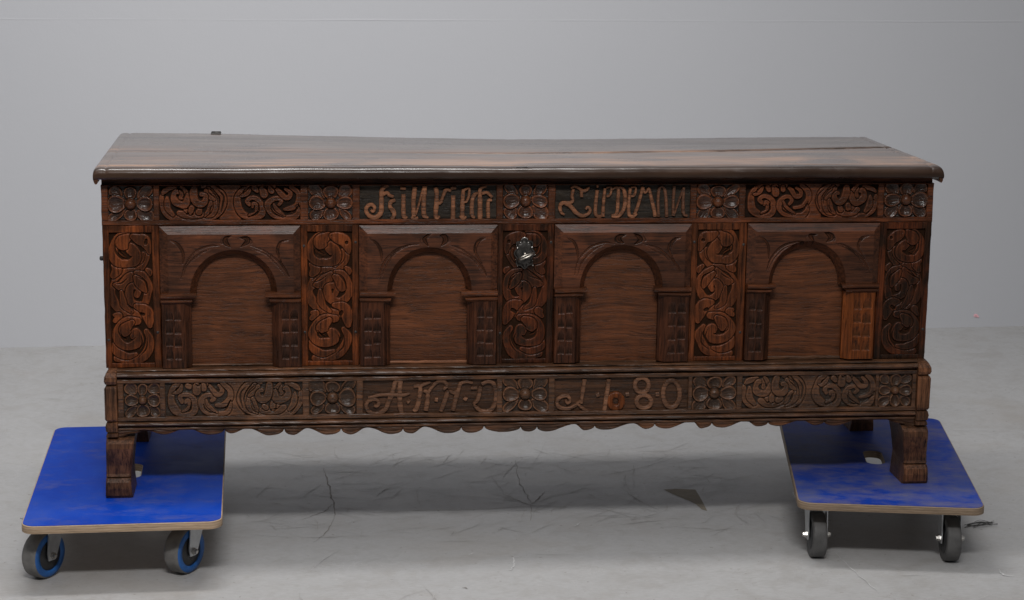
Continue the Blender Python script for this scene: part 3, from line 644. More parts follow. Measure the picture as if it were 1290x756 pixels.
T5 = [
 [[(140, 288, 16), (172, 282, 16)]],
 [ell(295, 195, 66, 70, 16, 17), ell(314, 352, 70, 62, 16, 17, 1.0)],
 [[(426, 286, 16), (458, 282, 16)]],
 [ell(578, 280, 80, 128, 18, 18)],
]
for q, st in enumerate(T1): letter(st, (445, 225), 6.79, 16, .0065, .0062, M['letter'], top_rail)
for q, st in enumerate(T2): letter(st, (690, 225), 6.79, 13, .0065, .0060, M['letter'] if q < 6 else M['letter2'], top_rail)
def ground(cell, yb, z0, z1, mat, parent, seed):
    def fn(X, Z): return .0004*noise1(Z*1.0, seed, 130)*(1+.6*noise1(X, seed+1, 16)), np.ones_like(X)
    relief('letter_ground', (cell[0]-.001, cell[1]+.001, z0-.001, z1+.001), yb, fn, .0022, mat, parent, seed)
ground(top_cells[3], .0065, RB_, RT, M['ground'], top_rail, 61); ground(top_cells[5], .0065, RB_, RT, M['ground'], top_rail, 62)

# ---- base rail: mouldings, cells, scalloped apron
BT, BB = Zr(.2325), Zr(.1640)
def mould(b, prof, x0, x1, seed, jit=.0005):
    n = int((x1-x0)/.012); t = np.linspace(x0, x1, n); J = [jit*noise1(t, seed+i, 8+i % 5) for i in range(len(prof))]
    K = [jit*noise1(t, seed+50+i, 7+i % 4) for i in range(len(prof))]
    b.loft([[(t[i], y+K[j][i], Zr(z)+J[j][i]) for j, (z, y) in enumerate(prof)] for i in range(n)], True, True, False)
bead = lambda z0, z1, y0, y1, n=7: [(z0+(z1-z0)*(1-math.cos(a))/2, y0+(y1-y0)*math.sin(a)) for a in np.linspace(.15, math.pi-.15, n)]
br = MB()
mould(br, [(.2595, .012), (.2595, -.013), (.2585, -.0155), (.2565, -.016), (.2552, -.0095)]+bead(.2548, .2430, -.012, -.0235)+[(.2420, -.0085), (.2405, -.0095), (.2398, -.0185), (.2385, -.0195), (.2335, -.0195), (.2325, -.0185), (.2325, .012)], .0225, 1.6325, 300)
mould(br, [(.1640, .012), (.1640, -.0185), (.1630, -.0195), (.1568, -.0195), (.1556, -.0185), (.1550, -.0085)]+bead(.1542, .1442, -.012, -.0235)+[(.1434, -.0085), (.1424, -.0095), (.1418, -.0180), (.1408, -.0190), (.1382, -.0190), (.1374, -.0175), (.1370, .012)], .0225, 1.6325, 400)
br.box(.0225, 1.6325, -.006, .0122, Zr(.1642), Zr(.2323), .0005)
base_cells = [(.0343, .1043, 'r'), (.1151, .3837, 's'), (.3970, .4903, 'r'), (.5037, .7707, 't'), (.7819, .8747, 'r'), (.8876, 1.1592, 't'), (1.1674, 1.2588, 'r'), (1.2703, 1.5474, 's'), (1.5540, 1.6239, 'r')]
edges = [.0225]+[v for c in base_cells for v in c[:2]]+[1.6325]
for k in range(0, len(edges), 2): bar(br, 'z', BB, BT, edges[k], edges[k+1], -.019, -.004, .0014, .0007, 60+k)
base_rail = part('base_rail', br, M['base'], chest)
k = 0
for x0, x1, t in base_cells:
    k += 1
    if t == 'r': rosette('rosette', (x0, x1, BB, BT), -.0115, M['base'], base_rail, 200+k)
    if t == 's': scroll_band('scroll_carving', (x0, x1, BB, BT), 'Ba' if x0 < .5 else 'AB', base_rail, M['base'], 70+k)
    if t == 't': ground((x0, x1), -.0115, BB, BT, M['bground'], base_rail, 65+k)
for st in T3: letter(st, (450, 465), 6.79, 15, -.0115, .0062, M['letter3'], base_rail)
for st in T4: letter(st, (620, 465), 7.588, 15, -.0115, .0062, M['letter3'], base_rail)
o = letter([ell(1184, 312, 58, 62, 16, 24), ], (620, 465), 7.588, 20, -.0115, .0066, M['orange'], base_rail); o['label'] = 'fresh orange ring of the six'
for st in T5: letter(st, (770, 460), 7.588, 16, -.0115, .0062, M['letter3'], base_rail)
AP = [(.0225, .1235, 'S'), (.050, .130, 'P'), (.076, .1353, 'P'), (.1102, .1276, 'L'), (.1553, .1374, 'P'), (.1986, .1262, 'L'), (.2299, .1363, 'C'), (.2438, .1279, 'L'), (.2751, .1364, 'P'), (.3172, .1237, 'L'), (.347, .1345, 'C'), (.3657, .1236, 'L'), (.3925, .1346, 'P'), (.4327, .1233, 'L'), (.4601, .1335, 'C'), (.4806, .1234, 'L'), (.5114, .1344, 'P'), (.5592, .123, 'L'), (.5834, .1316, 'C'), (.6009, .1232, 'L'), (.6263, .1343, 'P'), (.6709, .1229, 'L'), (.7003, .1323, 'C'), (.7204, .1229, 'L'), (.7458, .1341, 'C'), (.7852, .1236, 'L'), (.8203, .1321, 'C'), (.8349, .1236, 'L'), (.8528, .1316, 'C'), (.8743, .123, 'L'), (.9289, .1354, 'P'), (.9501, .1243, 'L'), (.9702, .1315, 'C'), (.9954, .1245, 'L'), (1.0491, .1353, 'P'), (1.0749, .1249, 'L'), (1.0932, .1338, 'C'), (1.1172, .1251, 'L'), (1.169, .1376, 'P'), (1.1891, .1248, 'L'), (1.211, .1345, 'C'), (1.2333, .125, 'L'), (1.2804, .1368, 'P'), (1.3055, .1264, 'L'), (1.3274, .1336, 'C'), (1.3494, .1265, 'L'), (1.3968, .1367, 'P'), (1.4259, .127, 'L'), (1.4438, .1335, 'C'), (1.4657, .1256, 'L'), (1.5199, .1372, 'P'), (1.5615, .1372, 'P'), (1.6037, .1277, 'L'), (1.6325, .1222, 'S')]
ax, az = [], []
for (xa, za, ta), (xb, zb, tb) in zip(AP[:-1], AP[1:]):
    for s in np.linspace(0, 1, 11)[:-1]:
        if ta == 'C': q = math.sqrt(max(0, 1-(1-s)**2))
        elif tb == 'C': q = 1-math.sqrt(max(0, 1-s*s))
        else: q = (1-math.cos(math.pi*s))/2
        ax.append(xa+(xb-xa)*s); az.append(za+(zb-za)*q)
ax.append(AP[-1][0]); az.append(AP[-1][1]); ax = np.array(ax); az = np.array(az)+.0004*noise1(np.array(ax), 8, 9)
b = MB(); loops = []
for x, z in zip(ax, az):
    z = min(.131+(z-.131)*1.28, .1366)-.0006; h = .1373-z
    loops.append([(x, .010, Zr(.1373)), (x, -.0155, Zr(.1373)), (x, -.0165, Zr(.1373-.25*h)), (x, -.0145, Zr(z+.42*h)), (x, -.0165, Zr(z+.30*h)), (x, -.0150, Zr(z+.07*h)), (x, -.012, Zr(z)), (x, .010, Zr(z))])
b.loft(loops); part('apron', b, M['base'], base_rail)

# ---- five carved uprights
stiles = [(.0006, .1089, .0125, .0951, 0, 'red'), (.3831, .4962, .3957, .4833, 0, 'red'), (.7709, .8831, .7815, .8699, 1, 'deep'), (1.1600, 1.2721, 1.1722, 1.2566, 1, 'redx'), (1.5443, 1.6516, 1.5592, 1.6387, 1, 'deep')]
FT, FB = Zr(.5295), Zr(.2690)
for k, (x0, x1, f0, f1, fl, mt) in enumerate(stiles):
    b = MB(); b.box(x0+.0004, x1-.0004, .0105, .030, Zr(.2600), Zr(.5432), .0006)
    bar(b, 'z', Zr(.2600), Zr(.5432), x0, f0, 0.0, .011, .0012, .0006, 120+k); bar(b, 'z', Zr(.2600), Zr(.5432), f1, x1, 0.0, .011, .0012, .0006, 130+k)
    bar(b, 'x', f0, f1, FT, Zr(.5432), .0003, .011, .0012, .0006, 140+k); bar(b, 'x', f0, f1, Zr(.2600), FB, .0003, .011, .0012, .0006, 150+k)
    st = part('carved_stile', b, M[mt], chest)
    r = np.random.default_rng(80+k)
    tr = [(h, [(p[0]+r.normal(0, 5), p[1]+r.normal(0, 7), p[2]*(1.04+r.normal(0, .06))) for p in pts]) for h, pts in M_ST]
    S = prep(tr, M_BOX, (f0+.001, f1-.001, FB+.001, FT-.001), flipx=bool(fl), wk=1.42)
    relief('scroll_carving', (f0-.001, f1+.001, FB-.001, FT+.001), .0058, lambda X, Z, S=S: stroke_field(X, Z, S, .0042), .00105, M[mt], st, 90+k)
    # wooden draw-pegs
    for px, pz in ((x0+.006, .505), (x1-.006, .502), (x0+.0065, .318), (x1-.0065, .322)):
        if r.random() < .3 or (k in (0, 4) and pz > .4): continue
        b = MB(); b.lathe((px, .0006, Zr(pz+r.normal(0, .006))), (0, -1, 0), [(-.004, .0034), (.0, .0034), (.0012, .0026), (.0015, .0004)], 10); part('peg', b, M['black'], st)

# ---- four arched panels
def V(px, x0=195, s=6.79): return px
panels = [  # x0 x1 | arris left, right, apex z | opening left, right, apex z | capital top z
 dict(x0=.1098, x1=.3824, al=.1672, ar=.3365, aa=.4965, il=.1790, ir=.3245, ia=.4840, cz=.4118, cb=.3895, cl=(.1105, .1797), cr=(.3128, .3823), pl=(.1110, .1680), pr=(.3257, .3838), pb=.2604),
 dict(x0=.4970, x1=.7702, al=.5516, ar=.7190, aa=.4998, il=.5625, ir=.7085, ia=.4868, cz=.4122, cb=.3897, cl=(.4975, .5676), cr=(.6979, .7700), pl=(.4985, .5578), pr=(.7112, .7700), pb=.2609),
 dict(x0=.8838, x1=1.1593, al=.9345, ar=1.1020, aa=.5022, il=.9455, ir=1.0905, ia=.4885, cz=.4155, cb=.3970, cl=(.8842, .9499), cr=(1.0838, 1.1590), pl=(.8845, .9393), pr=(1.0953, 1.1580), pb=.2620),
 dict(x0=1.2728, x1=1.5437, al=1.3170, ar=1.4760, aa=.5080, il=1.3280, ir=1.4650, ia=.4935, cz=.4205, cb=.4020, cl=(1.2732, 1.3313), cr=(1.4667, 1.5430), pl=(1.2735, 1.3242), pr=(1.4751, 1.5400), pb=.2630)]
P_BOX = (40, 1250, 40, 605)
P_INC = [  # incised lines of the arch board
 (-1, [(215, 470, 5), (255, 345, 10), (350, 245, 12), (470, 195, 10), (560, 195, 4)]), (-1, [(235, 480, 3), (275, 365, 8), (365, 268, 8), (480, 215, 3)]),
 (-1, [(140, 140, 5), (195, 185, 14), (232, 255, 13), (240, 340, 5)]),
 (-1, [(820, 205, 4), (935, 240, 11), (1040, 305, 12), (1115, 395, 11), (1160, 472, 4)]), (-1, [(850, 235, 3), (940, 268, 8), (1030, 335, 8), (1120, 440, 3)]),
 (-1, [(1145, 148, 5), (1080, 172, 13), (1050, 240, 13), (1078, 315, 9), (1108, 372, 4)]), (-1, [(1120, 150, 3), (1068, 200, 8), (1062, 260, 3)]),
 (-2.0, [(655, 118, 4), (615, 140, 18), (606, 170, 24), (640, 208, 4)]), (-2.0, [(735, 118, 4), (778, 140, 18), (786, 170, 24), (748, 206, 4)]),
 (-.5, [(580, 130, 3), (560, 165, 6), (575, 195, 3)]), (-.5, [(815, 130, 3), (835, 165, 6), (820, 195, 3)])]
def arch_board(p, parent, seed):
    yf, yo, yi = -.0125, -.0035, .006                     # face, outer edge, back of the arch chamfer
    x0, x1, zt, zb = p['x0'], p['x1'], Zr(.5425), Zr(p['cz'])-.004; bv = .0165; bt = .0150
    cx, rz = (p['al']+p['ar'])/2, Zr(p['aa'])-Zr(p['cz'])
    ox0, ox1, ozt = x0+bv, x1-bv*.85, zt-bt
    NT = 240; th = np.linspace(math.pi, 0, NT)
    def arc(l, r, top):
        c = (l+r)/2; a = (r-l)/2; h = top-zb
        e = np.sin(th); zz = zb+h*np.where(e > 0, e, 0)**.92
        return np.stack([c+a*np.cos(th), zz], -1)
    A, I = arc(p['al'], p['ar'], Zr(p['aa'])), arc(p['il'], p['ir'], Zr(p['ia']))
    def rectpath(l, r, t):                                # same count, corners hit exactly
        n1 = int(NT*.27); n3 = n1; n2 = NT-n1-n3
        a = [(l, zb+(t-zb)*q) for q in np.linspace(0, 1, n1, False)]+[(l+(r-l)*q, t) for q in np.linspace(0, 1, n2, False)]+[(r, t+(zb-t)*q) for q in np.linspace(0, 1, n3)]
        return np.array(a)
    Rin, Rout = rectpath(ox0, ox1, ozt), rectpath(x0, x1, zt)
    NR = 44; rows = []; att = []
    rq = np.random.default_rng(seed)
    inc = [(h, [(a+rq.normal(0, 5), c+rq.normal(0, 5), w_*(1+rq.normal(0, .12))) for a, c, w_ in pts]) for h, pts in P_INC]
    S = prep(inc, P_BOX, (x0, x1, zb, zt))
    T = np.linspace(0, 1, NR)[:, None, None]; G = Rin[None]*(1-T)+A[None]*T
    H, _ = stroke_field(G[..., 0], G[..., 1], S, .0026); H = np.maximum(H, -.0055)
    b = MB()
    Xs = np.concatenate([Rout[None], Rin[None, :], G[1:], I[None], I[None]], 0)
    Ys = np.concatenate([np.full((1, NT), yo), np.full((1, NT), yf), yf-H[1:], np.full((1, NT), yi), np.full((1, NT), .014)], 0)
    relief_tone = np.concatenate([np.ones((2, NT)), np.clip(1+H[1:]*950, 0.0, 1), np.full((2, NT), .8)], 0)
    # split at the bevel arrises so that they stay crisp
    def seg(a, c, smooth): b.grid(Xs[a:c, :, 0], Ys[a:c], Xs[a:c, :, 1], att=relief_tone[a:c], smooth=smooth)
    seg(0, 2, False); seg(1, NR+1, True); seg(NR, NR+2, False); seg(NR+1, NR+3, False)
    b.grid(np.stack([Rout[:, 0]]*2), np.stack([np.full(NT, .014), np.full(NT, yo)]), np.stack([Rout[:, 1]]*2), smooth=False)
    o = b.build('arch_board', M['plate'], parent, recalc=False)
    return o
def capital(x0, x1, zt, zb, inner, parent):
    """two-step moulded cap; the inner end returns"""
    b = MB(); h = zt-zb
    prof = [(zt, .004, 0), (zt, -.0180, 0), (zt-.10*h, -.0215, 0), (zt-.34*h, -.0215, 0), (zt-.46*h, -.0190, -.0035), (zt-.50*h, -.0155, -.006), (zt-.56*h, -.0150, -.008), (zt-.60*h, -.0180, -.008), (zt-.80*h, -.0175, -.009), (zt-.92*h, -.0140, -.0125), (zb, -.0120, -.0135), (zb, .004, -.0135)]
    def loop(d):
        return [((x0 if inner > 0 else x1), y+d*.0, z) for z, y, e in prof], [((x1+e) if inner > 0 else (x0-e), y, z) for z, y, e in prof]
    A, B = loop(0); n = 5; L = []
    for t in np.linspace(0, 1, n):
        L.append([tuple(np.array(p)*(1-t)+np.array(q)*t+np.array([0, .0004*math.sin(9*t+zt*50), .0005*math.sin(5*t+x0*90)])) for p, q in zip(A, B)])
    b.loft(L); return part('capital', b, M['capit'], parent)
def pilaster(x0, x1, z0, z1, inner, mat, parent, seed):
    """bevelled upright block with two columns of four scooped chip cuts"""
    r = np.random.default_rng(seed); bw = .0125; yf, yb = -.0115, .004
    fx0, fx1 = (x0+.0015, x1-bw) if inner > 0 else (x0+bw, x1-.0015)
    cw = (fx1-fx0); c0, c1 = fx0+.12*cw, fx1-.10*cw; zs0, zs1 = z0+.014, z1-.010; rh = (zs1-zs0)/4
    cells = []
    for i in range(4):
        for j in range(2):
            cells.append((c0+(c1-c0)*(j+.04)/2, c0+(c1-c0)*(j+.94)/2, zs0+rh*(i+.10)+r.normal(0, .0007), zs0+rh*(i+.93)+r.normal(0, .0008), .0036*(1+r.normal(0, .15))))
    def fn(X, Z):
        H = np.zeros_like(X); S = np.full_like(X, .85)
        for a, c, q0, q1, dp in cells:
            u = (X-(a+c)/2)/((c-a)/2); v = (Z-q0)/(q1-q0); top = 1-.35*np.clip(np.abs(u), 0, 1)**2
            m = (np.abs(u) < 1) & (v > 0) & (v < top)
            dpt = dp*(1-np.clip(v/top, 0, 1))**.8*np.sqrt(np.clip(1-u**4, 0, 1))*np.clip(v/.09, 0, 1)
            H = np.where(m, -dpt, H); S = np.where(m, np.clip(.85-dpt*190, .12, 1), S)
        return H, S
    b = MB()
    # block around the face: bevel toward the opening
    e = [(x0, yb), (x0, yf+.002), (fx0, yf), (fx1, yf), (x1, yb+.0 if inner > 0 else yf+.002), (x1, yb+.006)] if inner > 0 else [(x0, yb+.006), (x0, yb), (fx0, yf), (fx1, yf), (x1, yf+.002), (x1, yb)]
    if inner > 0: e[4] = (x1, -.001)
    else: e[1] = (x0, -.001)
    for (xa, ya), (xb, yb_) in ((e[0], e[1]), (e[1], e[2]), (e[3], e[4]), (e[4], e[5])):
        b.add([(xa, ya, z0), (xb, yb_, z0), (xb, yb_, z1), (xa, ya, z1)], [(0, 1, 2, 3)])
    b.add([(x, y, z0) for x, y in e], [tuple(range(6))]); b.add([(x, y, z1) for x, y in e], [tuple(range(6))])
    nx = int((fx1-fx0)/.0011)+2; nz = int((z1-z0)/.0011)+2
    X, Z = np.meshgrid(np.linspace(fx0, fx1, nx), np.linspace(z0, z1, nz)); H, S = fn(X, Z)
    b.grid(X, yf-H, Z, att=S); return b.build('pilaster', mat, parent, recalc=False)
for k, p in enumerate(panels):
    xs = np.linspace(p['x0']-.0005, p['x1']+.0005, 40); zs = np.linspace(Zr(.2600), Zr(.5430), 40); X, Z = np.meshgrid(xs, zs)
    b = MB(); b.grid(X, .0125+.0006*noise1(X*.7+Z*2, 9+k, 3), Z); fld = part('arched_panel', b, M['field'], chest, recalc=False)
    arch_board(p, fld, 500+k)
    for (x0, x1), inn in ((p['cl'], 1), (p['cr'], -1)):
        c = capital(x0, x1, Zr(p['cz']), Zr(p['cb']), inn, fld)
    for (x0, x1), inn in ((p['pl'], 1), (p['pr'], -1)):
        mt = 'orange' if (k == 3 and inn < 0) else 'pil'
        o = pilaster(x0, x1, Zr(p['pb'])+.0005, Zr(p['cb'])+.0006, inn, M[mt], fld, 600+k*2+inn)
        if mt == 'orange': o['label'] = 'paler orange pilaster'
    # thin ledge at the foot of the opening
    b = MB(); bar(b, 'x', p['pl'][1]-.001, p['pr'][0]+.001, Zr(.2600), Zr((.2640, .2655, .2605, .2665)[k]), .006, .013, .0015, .0006, 170+k); part('sill_strip', b, M['letter' if k == 1 else 'base'], fld)

# ---- side skirts, end brackets and feet
def extrude_x(b, prof, xf):
    """YZ outline, with x range per point, extruded sideways with eased edges"""
    P = np.array(prof, float); c = P.mean(0); L = []
    for t, sh in ((0, .9), (.06, 1.0), (.94, 1.0), (1, .9)):
        L.append([(xf(z)[0]+(xf(z)[1]-xf(z)[0])*t, (y if sh == 1 else y+(.0025 if y < .02 else 0)), z) for y, z in prof])
    b.loft(L)
def bracket_profile():
    pr = [(.03, .2600)]
    pr += [(-.004, .2600), (-.012, .2588), (-.0215, .2545), (-.0275, .2470), (-.0290, .2390), (-.0265, .2330), (-.0200, .2312), (-.0200, .2298)]
    pr += [(-.0265, .2285), (-.0278, .2240), (-.0270, .2000), (-.0262, .1800), (-.0275, .1620), (-.0262, .1585), (-.0205, .1573), (-.0205, .1560)]
    pr += [(-.0258, .1545), (-.0272, .1460), (-.0262, .1365), (-.0215, .1345), (-.0215, .1335), (-.0245, .1320), (-.0240, .1255), (-.0160, .1232), (.03, .1232)]
    return [(y, Zr(z)) for y, z in pr]
foot_prof = [(-.012, .1228), (-.021, .1180), (-.0265, .1120), (-.0265, .1020), (-.0225, .0850), (-.0175, .0650), (-.0160, .0480), (-.0180, .0425), (-.0125, .0415), (-.0125, .0402), (-.0190, .0392), (-.0245, .0320), (-.0265, .0200), (-.0255, .0060), (-.0215, .0004), (.068, .0004), (.070, .0200), (.066, .05), (.074, .09), (.085, .1228)]
for side in (0, 1):
    b = MB(); xa, xb = (-.0022, .0222) if side == 0 else (1.6328, 1.6600)
    dz_ = lambda z: .0035*sum(math.exp(-((z-HD-q)/.0032)**2) for q in (.2303, .1565, .1338))+.008*max(0, (z-HD-.2420)/.018)**2+.004*max(0, (.1260-(z-HD))/.003)
    extrude_x(b, bracket_profile(), (lambda z: (xa+dz_(z), xb)) if side == 0 else (lambda z: (xa, xb-dz_(z)))); br_ = part('end_bracket', b, M['foot'], chest)
    def xf(z, side=side):
        t = np.clip((z-HD)/.12, 0, 1); inn = .0445+.0075*abs(2*t-.7)**1.5*.8
        return (-.0055+.004*t, inn) if side == 0 else (1.6535-inn+.0065, 1.6660-.006*t)
    b = MB(); extrude_x(b, [(y, Zr(z)) for y, z in foot_prof], xf); part('foot', b, M['foot'], chest)
    b = MB(); extrude_x(b, [(.47-y-.02, Zr(z)) for y, z in foot_prof], xf); part('foot', b, M['foot'], chest)
    x0, x1 = (.0010, .0215) if side == 0 else (1.6335, 1.6555)
    b = MB(); b.box(x0, x1, .0310, .476, Zr(.1240), Zr(.2590), .002); part('side_skirt', b, M['foot'], chest)
b = MB(); b.lathe((.006, .030, Zr(.4737)), (-1, 0, 0), [(-.004, .0045), (.013, .0045), (.0145, .0035), (.015, .0008)], 12); part('side_peg', b, M['black'], chest)

# ---- lid: two boards with an open crack between them, end mouldings, hinge
bx = np.array([-.03, .196, .4197, .5935, .8392, 1.052, 1.3029, 1.4838, 1.68]); bz = np.array([.6608, .6592, .6540, .6506, .6462, .6470, .6496, .6512, .6522])
cxs = np.array([-.1, .45, .60, .8103, 1.0108, 1.2507, 1.4272, 1.70]); cys = np.array([.200, .203, .205, .2089, .2195, .2425, .2665, .3120])
cgap = np.array([.0, .0004, .0018, .0060, .0110, .0160, .0180, .0190])
LX0, LX1, LYF, LYB = -.0105, 1.6600, -.0350, .5180
def ltop(x, y):
    back = np.interp(x, bx, bz); fr = .6618+.0006*noise1(x, 21, 1.2)
    t = np.clip((y-LYF)/(LYB-LYF), 0, 1); s = t*t*(3-2*t)*.6+t*.4
    return Zr(fr*(1-s)+back*s)+.0004*noise1(np.asarray(x)*1.3+np.asarray(y)*3, 22, 2.5)
def endround(x, rr=.012):
    d = np.minimum(np.asarray(x)-LX0, LX1-np.asarray(x)); q = np.clip((rr-d)/rr, 0, 1)
    groove = .0016*np.exp(-((d-.024)/.0022)**2)
    return rr*.8*(1-np.sqrt(np.clip(1-q*q, 0, 1)))+groove
xs = np.concatenate([LX0+np.array([0, .0006, .0018, .0035, .006, .009, .0125, .016, .019, .0215, .0232, .0245, .0262, .03]), np.linspace(.02, 1.628, 150), LX1-np.array([.03, .0262, .0245, .0232, .0215, .019, .016, .0125, .009, .006, .0035, .0018, .0006, 0])])
nose = [(.020, -.0245), (.0075, -.0245), (.0035, -.0225), (.0010, -.0190), (.0, -.0145), (.0006, -.0105), (.0026, -.0066), (.0062, -.0034), (.011, -.0014), (.017, -.0004), (.0215, -.0004), (.0235, -.0014), (.0255, -.0002), (.032, 0)]
wear_n = .0012*noise1(xs, 31, 3.0)+.0006*noise1(xs, 32, 11)
loops = []
for i, x in enumerate(xs):
    yc = np.interp(x, cxs, cys)-np.interp(x, cxs, cgap)/2; er = float(endround(x)); L = []
    for y, z in nose: L.append((x, LYF+y+wear_n[i]*(1 if z > -.02 else 0), float(ltop(x, LYF+y))+z*1.0-er*(1 if z > -.0235 else 0.0)*(1-min(1, abs(z)/.024)*.8)))
    for y in np.linspace(LYF+.045, yc-.0016, 12): L.append((x, y, float(ltop(x, y))-er))
    L += [(x, yc, float(ltop(x, yc))-er-.0003-.25*np.interp(x, cxs, cgap)), (x, yc, float(ltop(x, yc))-.0225)]
    loops.append(L)
b = MB(); b.loft(loops, True, True, True); lid = part('lid', b, M['lid'], chest)
lid.data.polygons.foreach_set('use_smooth', [len(p.vertices) == 4 for p in lid.data.polygons])
loops = []
for x in xs:
    yc = np.interp(x, cxs, cys)+np.interp(x, cxs, cgap)/2; er = float(endround(x)); L = [(x, yc, float(ltop(x, yc))-.0225), (x, yc, float(ltop(x, yc))-er-.0003-.25*np.interp(x, cxs, cgap))]
    for y in np.linspace(yc+.0016, LYB-.006, 12): L.append((x, y, float(ltop(x, y))-er))
    for dy, dz in ((.003, .0008), (.001, .0028), (0, .006)): L.append((x, LYB-dy, float(ltop(x, LYB))-er-dz))
    L.append((x, LYB, float(ltop(x, LYB))-.0225)); loops.append(L)
b = MB(); b.loft(loops, True, True, True); part('lid_board', b, M['lid'], lid)
for x0, x1 in ((-.0098, -.0012), (1.6524, 1.6594)):           # cleats hanging under the lid ends, outside the carcass
    b = MB(); n = 24; L = []
    for y in np.linspace(LYF+.004, LYB-.01, n):
        zt = float(ltop((x0+x1)/2, y))-.0205; zb = zt-.0125; e = .0035*(1 if n > 0 else 0)
        L.append([(x0+.002, y, zt), (x0-.0005, y, zt-.004), (x0+.0008, y, zb+.0035), (x0+.0028, y, zb), (x1-.0028, y, zb), (x1-.0005, y, zb+.0035), (x1, y, zt-.003), (x1-.002, y, zt)])
    b.loft(L); part('end_cleat', b, M['cleat'], lid)
b = MB(); hx = .199; zt = float(ltop(hx, .515)); b.box(hx-.011, hx+.011, .500, .526, zt-.0002, zt+.0018, .0006); b.lathe((hx-.010, .523, zt+.0004), (1, 0, 0), [(0, .0034), (.020, .0034)], 12); part('hinge', b, M['iron'], lid)
b = MB(); q = onZ(657, 212, Zr(.6605)); P = [np.array([q[0]-.010, q[1], float(ltop(q[0], q[1]))+.0003]), np.array([q[0]+.012, q[1]+.001, float(ltop(q[0], q[1]))+.0003])]; b.tube(P, .0012, 6); part('lid_nick', b, M['black'], lid)

# ---- lock plate and key
lc = np.array([.8240, .4850]); b = MB()
out = []
for a in np.linspace(0, 2*math.pi, 72, False):
    rx = .0205+.0026*math.cos(8*a)+.002*math.cos(2*a); rz = .0300+.0022*math.cos(8*a+.3)
    out.append((lc[0]+rx*math.sin(a), lc[1]+rz*math.cos(a)))
b.loft([[(x, y, Zr(z)) for x, z in out] for y in (-.0010, -.0030)], True, True, False)
inn = [(lc[0]+(x-lc[0])*.90, lc[1]+(z-lc[1])*.90) for x, z in out]; b.loft([[(x, -.0031, Zr(z)) for x, z in inn], [(lc[0]+(x-lc[0])*.72, -.0046, Zr(lc[1]+(z-lc[1])*.72)) for x, z in inn], [(lc[0]+(x-lc[0])*.4, -.0048, Zr(lc[1]+(z-lc[1])*.4)) for x, z in inn]], True, True, True)
lock = part('lock_plate', b, M['iron'], chest)
def zl(x, y): p = onY(640+x/15.12, 290+y/15.12, -.004); return p
for x, y, r in ((242, 236, .0019), (386, 236, .0019), (182, 338, .0024), (458, 326, .0022), (510, 470, .0015), (474, 672, .0019), (180, 684, .0012), (320, 684, .0014), (470, 580, .0012), (140, 560, .0010), (372, 640, .0010)):
    p = zl(x, y); b = MB(); b.lathe((p[0], -.0026, p[2]), (0, -1, 0), [(-.001, r), (.0008, r), (.0022, r*.75), (.0030, r*.2)], 10); part('stud', b, M['stud'], lock)
b = MB(); b.tube([zl(x, y)+np.array([0, .0005, 0]) for x, y in ((255, 185), (270, 160), (320, 140), (365, 158), (380, 182))], .0009, 6); part('loop', b, M['stud'], lock)
kc = zl(305, 425); b = MB(); b.lathe((kc[0], -.0040, kc[2]), (0, -1, 0), [(0, .0050), (.0013, .0048)], 18); b.box(kc[0]-.0026, kc[0]+.0030, -.0053, -.0038, kc[2]-.0150, kc[2]-.0030, .0003); part('keyhole', b, M['pinhole'], lock)
key = MB(); kz = kc[2]-.0008; key.tube([(kc[0]+.0005, .012, kz), (kc[0]+.0005, -.014, kz), (kc[0]+.0005, -.020, kz)], [.0028, .0028, .0034], 12)
d = np.array([math.cos(.40), 0, math.sin(.40)]); ctr = np.array([kc[0]+.0012, -.031, kz-.0022])
key.tube([ctr+d*.0155*math.cos(a)+np.array([0, -1, 0])*.0105*math.sin(a) for a in np.linspace(0, 2*math.pi, 30)], .0017, 8)
ko = key.build('key', M['key']); prop(ko, 'small worn steel key with oval bow stuck in the iron lock plate', 'key')

# ------------------------------------------------------------------ dollies
def round_rect(wd_, ln, r, n=8):
    P = []
    for cx, cy, a0 in ((wd_/2-r, ln/2-r, 0), (-wd_/2+r, ln/2-r, 90), (-wd_/2+r, -ln/2+r, 180), (wd_/2-r, -ln/2+r, 270)):
        for a in np.linspace(a0, a0+90, n): P.append((cx+r*math.cos(math.radians(a)), cy+r*math.sin(math.radians(a))))
    return P
def plate(name, loops2d, z0, z1, mat, parent, bev=0.0):
    cu = bpy.data.curves.new(name, 'CURVE'); cu.dimensions = '2D'; cu.fill_mode = 'BOTH'; cu.extrude = (z1-z0)/2-bev; cu.bevel_depth = bev; cu.bevel_resolution = 2
    for L in loops2d:
        s = cu.splines.new('POLY'); s.points.add(len(L)-1); s.use_cyclic_u = True
        for p, (x, y) in zip(s.points, L): p.co = (x, y, 0, 1)
    t = bpy.data.objects.new(name, cu); COL.objects.link(t); dg = bpy.context.evaluated_depsgraph_get()
    me = bpy.data.meshes.new_from_object(t.evaluated_get(dg)); bpy.data.objects.remove(t); me.name = name
    me.transform(Matrix.Translation((0, 0, (z0+z1)/2))); me.materials.clear(); me.materials.append(mat)
    o = bpy.data.objects.new(name, me); COL.objects.link(o); o.parent = parent; return o
